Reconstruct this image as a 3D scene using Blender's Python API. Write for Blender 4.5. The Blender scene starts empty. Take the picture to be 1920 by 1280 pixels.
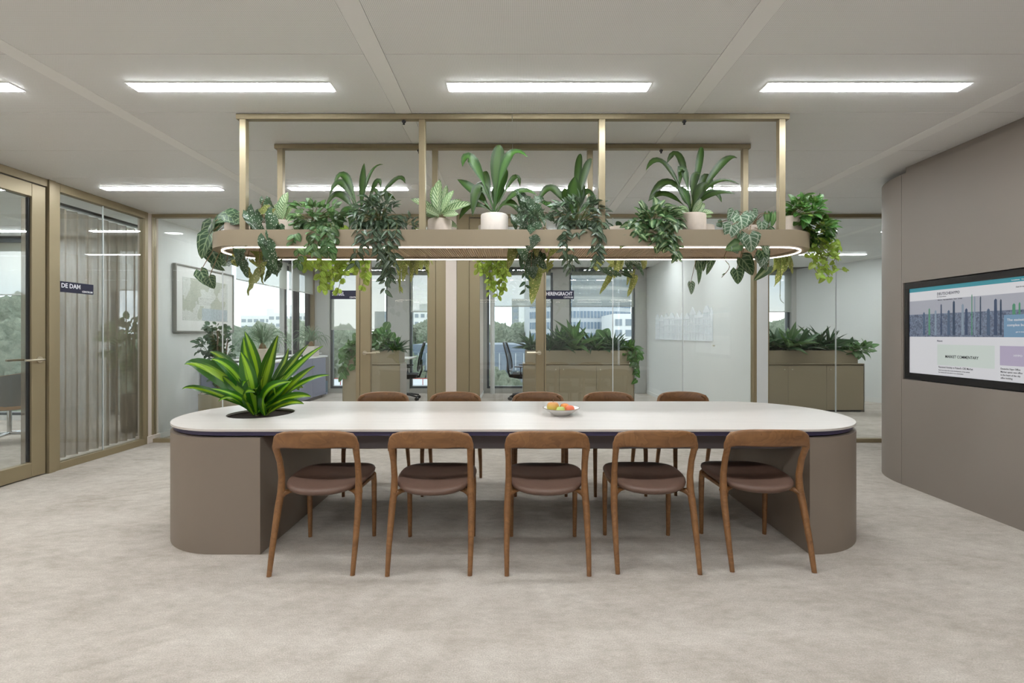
import bpy, math, random
from mathutils import Vector, Matrix, noise as mn
random.seed(7)
SC = bpy.context.scene
COL = SC.collection
PI = math.pi

# ------------------------------------------------------------ camera, world, exposure
F = 850.0; VX, VY = 966.0, 627.0; CZ = 1.30
cam_d = bpy.data.cameras.new('camera'); cam = bpy.data.objects.new('camera', cam_d); COL.objects.link(cam)
cam_d.sensor_width = 36.0; cam_d.lens = F / 1920 * 36
cam_d.shift_x = -(VX - 960) / 1920; cam_d.shift_y = -(640 - VY) / 1920
cam_d.clip_start = 0.05; cam_d.clip_end = 2000
cam.location = (0, 0, CZ); cam.rotation_euler = (PI / 2, 0, 0)
SC.camera = cam
SC.view_settings.view_transform = 'Standard'; SC.view_settings.look = 'None'
SC.view_settings.gamma = 1.0; SC.view_settings.use_curve_mapping = False
SC.view_settings.exposure = 0.0
SC.cycles.transparent_max_bounces = 20
SC.cycles.max_bounces = 10; SC.cycles.diffuse_bounces = 5
SC.cycles.caustics_reflective = False; SC.cycles.caustics_refractive = False
SC.cycles.sample_clamp_indirect = 6.0
LAMP = 55.0          # emission of the ceiling luminaires
LED = 6.0            # emission of the strip below the planter

wd = bpy.data.worlds.new('overcast'); SC.world = wd; wd.use_nodes = True
nt = wd.node_tree; nt.nodes.clear()
w_out = nt.nodes.new('ShaderNodeOutputWorld'); w_bg = nt.nodes.new('ShaderNodeBackground')
w_tc = nt.nodes.new('ShaderNodeTexCoord'); w_mp = nt.nodes.new('ShaderNodeMapping'); w_n = nt.nodes.new('ShaderNodeTexNoise'); w_r = nt.nodes.new('ShaderNodeValToRGB')
w_mp.inputs['Scale'].default_value = (1.2, 1.2, 5.0); w_n.inputs['Scale'].default_value = 2.2; w_n.inputs['Detail'].default_value = 6
w_r.color_ramp.elements[0].position = 0.35; w_r.color_ramp.elements[0].color = (0.74, 0.86, 0.97, 1)
w_r.color_ramp.elements[1].position = 0.62; w_r.color_ramp.elements[1].color = (0.97, 0.99, 1.0, 1)
nt.links.new(w_tc.outputs['Generated'], w_mp.inputs['Vector']); nt.links.new(w_mp.outputs[0], w_n.inputs['Vector'])
nt.links.new(w_n.outputs['Fac'], w_r.inputs['Fac']); nt.links.new(w_r.outputs[0], w_bg.inputs['Color'])
w_bg.inputs['Strength'].default_value = 2.2
nt.links.new(w_bg.outputs[0], w_out.inputs[0])

# ------------------------------------------------------------ helpers
def P(px, py, D):
    """world point seen at pixel (px,py) of the photo at distance D into the room"""
    return Vector(((px - VX) * D / F, D, CZ - (py - VY) * D / F))
def s2l(c):
    return tuple((x / 12.92 if x <= 0.04045 else ((x + 0.055) / 1.055) ** 2.4) for x in c)
def rgb(r, g, b):
    return s2l((r / 255, g / 255, b / 255)) + (1,)

class MB:
    """collects shapes, builds ONE mesh object"""
    def __init__(s): s.v = []; s.f = []; s.uv = []; s.sm = []
    def add(s, vs, fs, uvs=None, smooth=False):
        o = len(s.v); s.v += [tuple(p) for p in vs]
        for i, f in enumerate(fs):
            s.f.append([o + j for j in f]); s.sm.append(smooth)
            s.uv.append(uvs[i] if uvs else [(0, 0)] * len(f))
        return s
    def box(s, x0, x1, y0, y1, z0, z1):
        v = [(x0,y0,z0),(x1,y0,z0),(x1,y1,z0),(x0,y1,z0),(x0,y0,z1),(x1,y0,z1),(x1,y1,z1),(x0,y1,z1)]
        return s.add(v, [(0,3,2,1),(4,5,6,7),(0,1,5,4),(1,2,6,5),(2,3,7,6),(3,0,4,7)])
    def bbox(s, x0, x1, y0, y1, z0, z1, b=0.004):
        """box with chamfered edges"""
        b = min(b, (x1-x0)/2.01, (y1-y0)/2.01, (z1-z0)/2.01)
        v = []; idx = {}
        for ix, X in ((0, x0), (1, x1)):
            for iy, Y in ((0, y0), (1, y1)):
                for iz, Z in ((0, z0), (1, z1)):
                    sx, sy, sz = (1 if ix == 0 else -1), (1 if iy == 0 else -1), (1 if iz == 0 else -1)
                    for a, q in enumerate(((X, Y+sy*b, Z+sz*b), (X+sx*b, Y, Z+sz*b), (X+sx*b, Y+sy*b, Z))):
                        idx[(ix, iy, iz, a)] = len(v); v.append(q)
        g = lambda *k: idx[k]; f = []
        for i in (0, 1):
            q = [(0,0),(1,0),(1,1),(0,1)]
            f.append([g(i, p, r, 0) for p, r in q]); f.append([g(p, i, r, 1) for p, r in q]); f.append([g(p, r, i, 2) for p, r in q])
        for i in (0, 1):
            for j in (0, 1):
                f.append([g(i,j,0,0), g(i,j,1,0), g(i,j,1,1), g(i,j,0,1)])
                f.append([g(i,0,j,0), g(i,1,j,0), g(i,1,j,2), g(i,0,j,2)])
                f.append([g(0,i,j,1), g(1,i,j,1), g(1,i,j,2), g(0,i,j,2)])
                for k in (0, 1): f.append([g(i,j,k,0), g(i,j,k,1), g(i,j,k,2)])
        c = Vector(((x0+x1)/2, (y0+y1)/2, (z0+z1)/2)); ff = []
        for q in f:
            p = [Vector(v[k]) for k in q]; n = (p[1]-p[0]).cross(p[2]-p[0]); m = sum(p, Vector())/len(p)
            ff.append(q if n.dot(m-c) > 0 else q[::-1])
        return s.add(v, ff)
    def prism(s, pts, z0, z1, smooth=False):
        n = len(pts); a = sum(pts[i][0]*pts[(i+1)%n][1]-pts[(i+1)%n][0]*pts[i][1] for i in range(n))
        if a < 0: pts = pts[::-1]
        v = [(x, y, z0) for x, y in pts] + [(x, y, z1) for x, y in pts]
        s.add(v, [[i, (i+1) % n, n + (i+1) % n, n + i] for i in range(n)], smooth=smooth)
        s.add(v, [list(range(n-1, -1, -1)), list(range(n, 2*n))]); return s
    def tube(s, path, rad, n=8, ratio=1.0, up=(0,0,1), cap=True, smooth=True):
        """path of points; rad: float, list of floats or list of (a,b)"""
        path = [Vector(p) for p in path]; m = len(path); rings = []
        for i, p in enumerate(path):
            t = (path[min(i+1, m-1)] - path[max(i-1, 0)]).normalized()
            u = Vector(up); u = u - t * u.dot(t)
            if u.length < 1e-3: u = Vector((1, 0, 0)) - t * t.x
            if u.length < 1e-3: u = Vector((0, 1, 0))
            u.normalize(); w = t.cross(u)
            r = rad[i] if isinstance(rad, (list, tuple)) else rad
            a, b = r if isinstance(r, (list, tuple)) else (r, r * ratio)
            rings.append([p + w * (a * math.cos(2*PI*k/n)) + u * (b * math.sin(2*PI*k/n)) for k in range(n)])
        v = [q for r in rings for q in r]
        f = [[i*n+k, i*n+(k+1) % n, (i+1)*n+(k+1) % n, (i+1)*n+k] for i in range(m-1) for k in range(n)]
        s.add(v, f, smooth=smooth)
        if cap: s.add(rings[0], [list(range(n-1, -1, -1))]); s.add(rings[-1], [list(range(n))])
        return s
    def lathe(s, prof, c=(0,0,0), n=24, smooth=True):
        v = []; m = len(prof)
        for r, z in prof:
            for k in range(n): v.append((c[0]+r*math.cos(2*PI*k/n), c[1]+r*math.sin(2*PI*k/n), c[2]+z))
        f = [[i*n+k, i*n+(k+1) % n, (i+1)*n+(k+1) % n, (i+1)*n+k] for i in range(m-1) for k in range(n)]
        return s.add(v, f, smooth=smooth)
    def quad(s, a, b, c, d, uv=True):
        return s.add([a, b, c, d], [(0,1,2,3)], [[(0,0),(1,0),(1,1),(0,1)]])
    def mesh(s, name, m):
        me = bpy.data.meshes.new(name); me.from_pydata(s.v, [], s.f)
        uvl = me.uv_layers.new(name='UVMap'); k = 0; flat = []
        for u in s.uv:
            for q in u: flat += [q[0], q[1]]
        uvl.data.foreach_set('uv', flat); me.polygons.foreach_set('use_smooth', s.sm)
        if m: me.materials.append(m)
        me.update(); return me
    def build(s, name, m, parent=None, world=False):
        me = s.mesh(name, m); o = bpy.data.objects.new(name, me); COL.objects.link(o)
        if parent is not None:
            o.parent = parent
            if world: o.location = -total_loc(parent)
        return o
def auto(o, deg=32):
    me = o.data; me.polygons.foreach_set('use_smooth', [True] * len(me.polygons)); me.set_sharp_from_angle(angle=math.radians(deg)); return o
def total_loc(o):
    v = Vector(o.location)
    while o.parent: o = o.parent; v += Vector(o.location)
    return v
def tag(o, label=None, cat=None, group=None, kind=None):
    if label: o['label'] = label
    if cat: o['category'] = cat
    if group: o['group'] = group
    if kind: o['kind'] = kind
    return o
def empty(name, loc=(0,0,0), rz=0, label=None, cat=None, group=None, kind=None):
    o = bpy.data.objects.new(name, None); COL.objects.link(o); o.location = loc; o.rotation_euler = (0,0,rz); o.empty_display_size = .1
    return tag(o, label, cat, group, kind)
def copy_tree(o, parent=None):
    c = o.copy(); COL.objects.link(c); c.parent = parent
    for ch in list(o.children): copy_tree(ch, c)
    return c

# ------------------------------------------------------------ materials
def mat(name, c, rough=0.5, metal=0.0, noise=None, bump=None, coat=0.0, emit=None, es=0.0, spec=0.5):
    """noise=(scale, amount, stretch)  bump=(scale, strength)"""
    m = bpy.data.materials.new(name); m.use_nodes = True; t = m.node_tree; b = t.nodes['Principled BSDF']
    b.inputs['Base Color'].default_value = c; b.inputs['Roughness'].default_value = rough; b.inputs['Metallic'].default_value = metal
    b.inputs['Coat Weight'].default_value = coat; b.inputs['Specular IOR Level'].default_value = spec
    tc = t.nodes.new('ShaderNodeTexCoord')
    if noise:
        sc, am, st = noise
        mp = t.nodes.new('ShaderNodeMapping'); mp.inputs['Scale'].default_value = st
        n = t.nodes.new('ShaderNodeTexNoise'); n.inputs['Scale'].default_value = sc; n.inputs['Detail'].default_value = 6; n.inputs['Roughness'].default_value = .65
        r = t.nodes.new('ShaderNodeMapRange'); r.inputs[1].default_value = .3; r.inputs[2].default_value = .7
        r.inputs[3].default_value = 1 - am; r.inputs[4].default_value = 1 + am
        mx = t.nodes.new('ShaderNodeVectorMath'); mx.operation = 'SCALE'; mx.inputs[0].default_value = c[:3]
        t.links.new(tc.outputs['Object'], mp.inputs[0]); t.links.new(mp.outputs[0], n.inputs[0]); t.links.new(n.outputs['Fac'], r.inputs[0])
        t.links.new(r.outputs[0], mx.inputs['Scale']); t.links.new(mx.outputs[0], b.inputs['Base Color'])
    if bump:
        n = t.nodes.new('ShaderNodeTexNoise'); n.inputs['Scale'].default_value = bump[0]; n.inputs['Detail'].default_value = 3
        bp = t.nodes.new('ShaderNodeBump'); bp.inputs['Strength'].default_value = bump[1]; bp.inputs['Distance'].default_value = .01
        t.links.new(tc.outputs['Object'], n.inputs[0]); t.links.new(n.outputs['Fac'], bp.inputs['Height']); t.links.new(bp.outputs[0], b.inputs['Normal'])
    if emit: b.inputs['Emission Color'].default_value = emit; b.inputs['Emission Strength'].default_value = es
    return m
def N(t, typ, **kw):
    n = t.nodes.new(typ)
    for k, v in kw.items(): setattr(n, k, v)
    return n
def M(t, op, a, b=None, c=None, clamp=False):
    n = t.nodes.new('ShaderNodeMath'); n.operation = op; n.use_clamp = clamp
    for i, q in enumerate((a, b, c)):
        if q is None: continue
        if isinstance(q, (int, float)): n.inputs[i].default_value = q
        else: t.links.new(q, n.inputs[i])
    return n.outputs[0]
def mixc(t, f, a, b):
    n = t.nodes.new('ShaderNodeMix'); n.data_type = 'RGBA'
    if isinstance(f, (int, float)): n.inputs[0].default_value = f
    else: t.links.new(f, n.inputs[0])
    for i, q in ((6, a), (7, b)):
        if isinstance(q, tuple): n.inputs[i].default_value = q
        else: t.links.new(q, n.inputs[i])
    return n.outputs[2]
def glass_mat(name, tint, refl=1.0):
    m = bpy.data.materials.new(name); m.use_nodes = True; t = m.node_tree; t.nodes.clear()
    o = N(t, 'ShaderNodeOutputMaterial'); mx = N(t, 'ShaderNodeMixShader'); tr = N(t, 'ShaderNodeBsdfTransparent'); gl = N(t, 'ShaderNodeBsdfGlossy')
    fr = N(t, 'ShaderNodeFresnel'); ge = N(t, 'ShaderNodeNewGeometry')
    t.links.new(M(t, 'SUBTRACT', 1.5, M(t, 'MULTIPLY', ge.outputs['Backfacing'], 1.5 - 1/1.5)), fr.inputs[0])
    tr.inputs[0].default_value = tint; gl.inputs['Roughness'].default_value = 0.0; gl.inputs[0].default_value = (1,1,1,1)
    t.links.new(M(t, 'MULTIPLY', fr.outputs[0], refl, clamp=True), mx.inputs[0]); t.links.new(tr.outputs[0], mx.inputs[1]); t.links.new(gl.outputs[0], mx.inputs[2])
    t.links.new(mx.outputs[0], o.inputs[0]); return m
def sheer_mat(name, c, transp, stripes=None):
    m = bpy.data.materials.new(name); m.use_nodes = True; t = m.node_tree; t.nodes.clear()
    o = N(t, 'ShaderNodeOutputMaterial'); a = N(t, 'ShaderNodeMixShader'); b = N(t, 'ShaderNodeMixShader')
    tr = N(t, 'ShaderNodeBsdfTransparent'); d = N(t, 'ShaderNodeBsdfDiffuse'); l = N(t, 'ShaderNodeBsdfTranslucent')
    d.inputs[0].default_value = c; l.inputs[0].default_value = c
    b.inputs[0].default_value = .5; t.links.new(d.outputs[0], b.inputs[1]); t.links.new(l.outputs[0], b.inputs[2])
    if stripes:
        tc = N(t, 'ShaderNodeTexCoord'); mp = N(t, 'ShaderNodeMapping'); mp.inputs['Scale'].default_value = stripes
        n = N(t, 'ShaderNodeTexNoise'); n.inputs['Scale'].default_value = 1; n.inputs['Detail'].default_value = 5
        t.links.new(tc.outputs['Object'], mp.inputs[0]); t.links.new(mp.outputs[0], n.inputs[0])
        r = N(t, 'ShaderNodeMapRange'); r.inputs[1].default_value = .35; r.inputs[2].default_value = .65; r.inputs[3].default_value = 1-transp-.10; r.inputs[4].default_value = 1-transp+.08
        t.links.new(n.outputs['Fac'], r.inputs[0]); t.links.new(r.outputs[0], a.inputs[0])
    else: a.inputs[0].default_value = 1 - transp
    t.links.new(tr.outputs[0], a.inputs[1]); t.links.new(b.outputs[0], a.inputs[2]); t.links.new(a.outputs[0], o.inputs[0]); return m
def leaf_mat(name, kind, c1, c2, rough=.38, trans=.28, p=1.0, tcol=None):
    m = bpy.data.materials.new(name); m.use_nodes = True; t = m.node_tree; b = t.nodes['Principled BSDF']; out = t.nodes['Material Output']
    uv = N(t, 'ShaderNodeUVMap'); uv.uv_map = 'UVMap'; sx = N(t, 'ShaderNodeSeparateXYZ'); t.links.new(uv.outputs[0], sx.inputs[0])
    u, v = sx.outputs[0], sx.outputs[1]
    a = M(t, 'MULTIPLY', M(t, 'ABSOLUTE', M(t, 'SUBTRACT', u, .5)), 2.0)
    oi = N(t, 'ShaderNodeObjectInfo'); rnd = oi.outputs['Random']
    if kind == 'plain': f = M(t, 'LESS_THAN', a, .07)
    elif kind == 'stripe':
        cb = N(t, 'ShaderNodeCombineXYZ'); t.links.new(M(t, 'MULTIPLY', u, 16), cb.inputs[0]); t.links.new(M(t, 'MULTIPLY', v, 1.2), cb.inputs[1]); t.links.new(M(t, 'MULTIPLY', rnd, 30), cb.inputs[2])
        n = N(t, 'ShaderNodeTexNoise'); n.inputs['Scale'].default_value = 1.0; t.links.new(cb.outputs[0], n.inputs[0])
        f = M(t, 'MULTIPLY', M(t, 'SUBTRACT', M(t, 'ADD', .62 * p, M(t, 'MULTIPLY', M(t, 'SUBTRACT', n.outputs['Fac'], .5), 1.0)), a), 5, clamp=True)
    elif kind in ('vein', 'calathea'):
        fr = M(t, 'FRACT', M(t, 'SUBTRACT', M(t, 'MULTIPLY', v, 5.0 * p), M(t, 'MULTIPLY', a, 1.7 if kind == 'vein' else 2.2)))
        vein = M(t, 'LESS_THAN', M(t, 'ABSOLUTE', M(t, 'SUBTRACT', fr, .5)), .09 if kind == 'vein' else .26)
        f = M(t, 'MAXIMUM', vein, M(t, 'LESS_THAN', a, .09))
        if kind == 'vein': f = M(t, 'MAXIMUM', f, M(t, 'LESS_THAN', M(t, 'ABSOLUTE', M(t, 'SUBTRACT', a, .72)), .05))
        else: f = M(t, 'MULTIPLY', f, M(t, 'LESS_THAN', a, .86))
        f = M(t, 'MULTIPLY', f, .7)
    elif kind == 'spot':
        cb = N(t, 'ShaderNodeCombineXYZ'); t.links.new(M(t, 'MULTIPLY', u, 8 * p), cb.inputs[0]); t.links.new(M(t, 'MULTIPLY', v, 17 * p), cb.inputs[1])
        vo = N(t, 'ShaderNodeTexVoronoi'); vo.inputs['Scale'].default_value = 1.0; t.links.new(cb.outputs[0], vo.inputs[0])
        f = M(t, 'LESS_THAN', vo.outputs['Distance'], .25)
    elif kind == 'silver': f = M(t, 'MULTIPLY', M(t, 'LESS_THAN', M(t, 'ABSOLUTE', M(t, 'SUBTRACT', a, .5)), .22), .75)
    elif kind == 'blend': f = M(t, 'MULTIPLY', M(t, 'SUBTRACT', 1.0, M(t, 'MULTIPLY', M(t, 'ABSOLUTE', M(t, 'SUBTRACT', a, .35)), 2.2), clamp=True), .8)
    elif kind == 'edge': f = M(t, 'GREATER_THAN', a, .72)
    col = mixc(t, f, c1, c2)
    hs = N(t, 'ShaderNodeHueSaturation'); t.links.new(col, hs.inputs['Color'])
    t.links.new(M(t, 'ADD', .72, M(t, 'MULTIPLY', rnd, .6)), hs.inputs['Value'])
    t.links.new(M(t, 'ADD', .478, M(t, 'MULTIPLY', rnd, .022)), hs.inputs['Hue'])
    t.links.new(hs.outputs[0], b.inputs['Base Color']); b.inputs['Roughness'].default_value = rough
    tl = N(t, 'ShaderNodeBsdfTranslucent'); mx = N(t, 'ShaderNodeMixShader'); mx.inputs[0].default_value = trans
    h2 = N(t, 'ShaderNodeHueSaturation'); h2.inputs['Value'].default_value = 1.7; h2.inputs['Hue'].default_value = .47; t.links.new(hs.outputs[0], h2.inputs['Color'])
    t.links.new(h2.outputs[0], tl.inputs[0]); t.links.new(b.outputs[0], mx.inputs[1]); t.links.new(tl.outputs[0], mx.inputs[2]); t.links.new(mx.outputs[0], out.inputs[0])
    return m
def wood_mat(name, c1, c2, scale=1.0):
    m = bpy.data.materials.new(name); m.use_nodes = True; t = m.node_tree; b = t.nodes['Principled BSDF']
    tc = N(t, 'ShaderNodeTexCoord'); mp = N(t, 'ShaderNodeMapping'); mp.inputs['Scale'].default_value = (2*scale, 6*scale, 3.2*scale)
    oi = N(t, 'ShaderNodeObjectInfo'); cb = N(t, 'ShaderNodeCombineXYZ')
    for i in range(3): t.links.new(M(t, 'MULTIPLY', oi.outputs['Random'], 9 + i), cb.inputs[i])
    t.links.new(cb.outputs[0], mp.inputs['Location'])
    n = N(t, 'ShaderNodeTexNoise'); n.inputs['Scale'].default_value = 2; n.inputs['Detail'].default_value = 3; n.inputs['Distortion'].default_value = 1.6
    n2 = N(t, 'ShaderNodeTexNoise'); n2.inputs['Scale'].default_value = 60; n2.inputs['Detail'].default_value = 2
    t.links.new(tc.outputs['Object'], mp.inputs[0]); t.links.new(mp.outputs[0], n.inputs[0])
    mp2 = N(t, 'ShaderNodeMapping'); mp2.inputs['Scale'].default_value = (.12, .4, .3); t.links.new(tc.outputs['Object'], mp2.inputs[0]); t.links.new(mp2.outputs[0], n2.inputs[0])
    w = M(t, 'FRACT', M(t, 'MULTIPLY', n.outputs['Fac'], 7.0)); w = M(t, 'ADD', M(t, 'MULTIPLY', w, .28), M(t, 'MULTIPLY', n2.outputs['Fac'], .72))
    t.links.new(mixc(t, w, c1, c2), b.inputs['Base Color']); b.inputs['Roughness'].default_value = .42
    return m

M_ = {}
M_['ceil'] = None
def perf_mat():
    m = bpy.data.materials.new('perforated_metal'); m.use_nodes = True; t = m.node_tree; b = t.nodes['Principled BSDF']
    ge = N(t, 'ShaderNodeNewGeometry'); sx = N(t, 'ShaderNodeSeparateXYZ'); t.links.new(ge.outputs['Position'], sx.inputs[0])
    k = 1 / .0085
    fx = M(t, 'SUBTRACT', M(t, 'FRACT', M(t, 'MULTIPLY', sx.outputs[0], k)), .5); fy = M(t, 'SUBTRACT', M(t, 'FRACT', M(t, 'MULTIPLY', sx.outputs[1], k)), .5)
    d = M(t, 'ADD', M(t, 'MULTIPLY', fx, fx), M(t, 'MULTIPLY', fy, fy)); f = M(t, 'LESS_THAN', d, .075)
    t.links.new(mixc(t, f, rgb(246, 246, 246), rgb(214, 214, 213)), b.inputs['Base Color']); b.inputs['Roughness'].default_value = .38
    return m
M_['ceil'] = perf_mat()
M_['strip'] = mat('ceiling_strip_white', rgb(250, 250, 249), .6)
M_['joint'] = mat('ceiling_void', rgb(120, 118, 114), .9)
def carpet_mat():
    m = bpy.data.materials.new('carpet'); m.use_nodes = True; t = m.node_tree; b = t.nodes['Principled BSDF']
    ge = N(t, 'ShaderNodeNewGeometry')
    def nz(sc, st, det=5, rg=.6):
        mp = N(t, 'ShaderNodeMapping'); mp.inputs['Scale'].default_value = st; t.links.new(ge.outputs['Position'], mp.inputs[0])
        n = N(t, 'ShaderNodeTexNoise'); n.inputs['Scale'].default_value = sc; n.inputs['Detail'].default_value = det; n.inputs['Roughness'].default_value = rg
        t.links.new(mp.outputs[0], n.inputs[0]); return n.outputs['Fac']
    big = nz(1.6, (.8, 1.5, 1), 9, .78); mid = nz(14, (.7, 1.4, 1), 6, .75); fine = nz(170, (1, 1, 1), 2)
    r = N(t, 'ShaderNodeMapRange'); r.inputs[1].default_value = .38; r.inputs[2].default_value = .66; t.links.new(M(t, 'ADD', M(t, 'MULTIPLY', big, .6), M(t, 'MULTIPLY', mid, .4)), r.inputs[0])
    c = mixc(t, r.outputs[0], rgb(213, 205, 196), rgb(163, 153, 142))
    f = N(t, 'ShaderNodeMapRange'); f.inputs[1].default_value = .35; f.inputs[2].default_value = .65; f.inputs[3].default_value = .0; f.inputs[4].default_value = .45; t.links.new(fine, f.inputs[0])
    t.links.new(mixc(t, f.outputs[0], c, rgb(150, 141, 129)), b.inputs['Base Color']); b.inputs['Roughness'].default_value = .97; b.inputs['Specular IOR Level'].default_value = .15
    bp = N(t, 'ShaderNodeBump'); bp.inputs['Strength'].default_value = .5; bp.inputs['Distance'].default_value = .006
    t.links.new(M(t, 'ADD', fine, M(t, 'MULTIPLY', mid, 1.2)), bp.inputs['Height']); t.links.new(bp.outputs[0], b.inputs['Normal'])
    return m
M_['carpet'] = carpet_mat()
M_['bronze'] = mat('champagne_bronze', rgb(152, 139, 112), .4, .4, noise=(30, .05, (1, 1, .1)))
M_['bronze2'] = mat('bronze_door', rgb(150, 136, 108), .42, .3)
M_['tray'] = mat('planter_bronze', rgb(142, 128, 106), .45, .2)
M_['traygrille'] = mat('planter_underside', rgb(190, 168, 142), .6)
M_['wallpink'] = mat('plaster_warm', rgb(214, 202, 192), .8, noise=(3, .02, (1, 1, 1)))
M_['wallgrey'] = mat('plaster_light_grey', rgb(224, 226, 225), .8, noise=(2, .02, (1, 1, 1)))
M_['walltaupe'] = mat('taupe_panel', rgb(134, 124, 116), .55, noise=(1.5, .02, (1, 1, 1)))
M_['base'] = mat('taupe_laminate', rgb(133, 120, 108), .5, noise=(2, .02, (1, 1, 1)))
M_['dark'] = mat('black_plastic', (.012, .012, .014, 1), .35)
M_['darkmat'] = mat('dark_recess', (.02, .02, .02, 1), .9)
M_['winframe'] = mat('window_frame_dark', rgb(84, 90, 94), .4, .3)
M_['winframe_black'] = mat('window_frame_black', rgb(34, 38, 42), .4, .3)
M_['wingrey'] = mat('window_frame_grey', rgb(178, 178, 174), .5)
M_['white'] = mat('white_lacquer', rgb(228, 228, 226), .4)
M_['pot'] = mat('clay_pot', rgb(196, 182, 168), .75, noise=(25, .05, (1, 1, 1)))
M_['potwhite'] = mat('pale_stone_pot', rgb(214, 204, 194), .7, noise=(25, .05, (1, 1, 1)))
M_['soil'] = mat('soil', rgb(52, 40, 32), 1, noise=(80, .5, (1, 1, 1)), bump=(90, 1.0))
M_['stem'] = mat('green_stem', rgb(104, 108, 60), .6)
M_['stemb'] = mat('brown_stem', rgb(112, 88, 58), .7)
M_['seat'] = mat('brown_leather', rgb(100, 76, 64), .48, noise=(40, .06, (1, 1, 1)), bump=(350, .06))
M_['wood'] = wood_mat('walnut_oak', rgb(98, 63, 36), rgb(152, 108, 66))
def top_mat():
    m = bpy.data.materials.new('table_top_veneer'); m.use_nodes = True; t = m.node_tree; b = t.nodes['Principled BSDF']
    tc = N(t, 'ShaderNodeTexCoord'); mp = N(t, 'ShaderNodeMapping'); mp.inputs['Scale'].default_value = (1.2, 14, 1); t.links.new(tc.outputs['Object'], mp.inputs[0])
    n = N(t, 'ShaderNodeTexNoise'); n.inputs['Scale'].default_value = 1.4; n.inputs['Detail'].default_value = 6; t.links.new(mp.outputs[0], n.inputs[0])
    t.links.new(mixc(t, n.outputs['Fac'], rgb(214, 207, 201), rgb(196, 188, 182)), b.inputs['Base Color']); b.inputs['Roughness'].default_value = .3; b.inputs['Specular IOR Level'].default_value = .7
    return m
M_['top'] = top_mat()
M_['apron'] = mat('dark_apron', rgb(98, 90, 92), .6)
M_['indigo'] = mat('indigo_edge', rgb(62, 56, 88), .5)
M_['glass'] = glass_mat('clear_glass', (.975, .985, .98, 1), .9)
M_['glassin'] = glass_mat('partition_glass', (.96, .975, .965, 1), 1.0)
M_['glassedge'] = mat('glass_joint', rgb(210, 214, 214), .2)
M_['blind'] = sheer_mat('blind_fabric', rgb(192, 194, 184), .36)
M_['curtain'] = sheer_mat('sheer_curtain', rgb(150, 138, 122), .32, stripes=(1, 30, 3))
M_['lamp'] = mat('lamp_diffuser', (.9, .9, .9, 1), .5, emit=(.93, .975, 1, 1), es=LAMP)
M_['led'] = mat('led_diffuser', (.9, .9, .9, 1), .5, emit=(1, .90, .80, 1), es=LED)
M_['navy'] = mat('navy_enamel', rgb(22, 22, 50), .4)
M_['signwhite'] = mat('sign_white', rgb(235, 235, 240), .5)
M_['cab'] = mat('taupe_cabinet', rgb(150, 138, 116), .35)
M_['cabedge'] = mat('cabinet_side', rgb(178, 176, 172), .5)
M_['bluegrey'] = mat('blue_grey_cabinet', rgb(124, 128, 150), .5)
M_['steel'] = mat('brushed_steel', rgb(205, 195, 175), .3, .85)
M_['chrome'] = mat('polished_chrome', rgb(210, 210, 210), .12, 1.0)
M_['print'] = mat('relief_white', rgb(236, 240, 244), .5)

# leaves
G = {}
G['drac'] = leaf_mat('leaf_lime_striped', 'stripe', rgb(30, 84, 20), rgb(118, 166, 36), .28, .25, p=.72)
G['drac2'] = leaf_mat('leaf_dark_strap', 'stripe', rgb(38, 68, 26), rgb(56, 92, 36), .42, .2)
G['cala'] = leaf_mat('leaf_striped_cream', 'calathea', rgb(84, 118, 76), rgb(184, 200, 158), .4, .22, p=1.9)
G['vein'] = leaf_mat('leaf_veined_silver', 'vein', rgb(84, 112, 88), rgb(190, 204, 186), .35, .22, p=.9)
G['veind'] = leaf_mat('leaf_veined_dark', 'vein', rgb(42, 70, 46), rgb(128, 150, 112), .35, .22, p=.9)
G['spot'] = leaf_mat('leaf_spotted', 'spot', rgb(52, 80, 52), rgb(206, 214, 200), .33, .25)
G['spoty'] = leaf_mat('leaf_spotted_olive', 'spot', rgb(114, 128, 68), rgb(224, 216, 150), .4, .4)
G['hoya'] = leaf_mat('leaf_green_cream', 'blend', rgb(48, 88, 44), rgb(112, 146, 96), .36, .3)
G['lime'] = leaf_mat('leaf_lime', 'plain', rgb(126, 160, 66), rgb(164, 188, 100), .42, .38)
G['trad'] = leaf_mat('leaf_silver_green', 'blend', rgb(38, 62, 40), rgb(112, 132, 108), .30, .18)
G['poth'] = leaf_mat('leaf_pothos', 'stripe', rgb(58, 92, 54), rgb(142, 164, 122), .36, .25, p=.65)
G['pothr'] = leaf_mat('leaf_fresh_green', 'plain', rgb(54, 100, 42), rgb(112, 150, 84), .33, .35)
G['dark'] = leaf_mat('leaf_dark_green', 'plain', rgb(48, 78, 50), rgb(92, 120, 88), .42, .18)
G['mid'] = leaf_mat('leaf_mid_green', 'plain', rgb(66, 108, 58), rgb(120, 156, 104), .4, .25)
G['grass'] = leaf_mat('leaf_grassy', 'plain', rgb(92, 118, 92), rgb(130, 150, 120), .5, .2)

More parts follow.
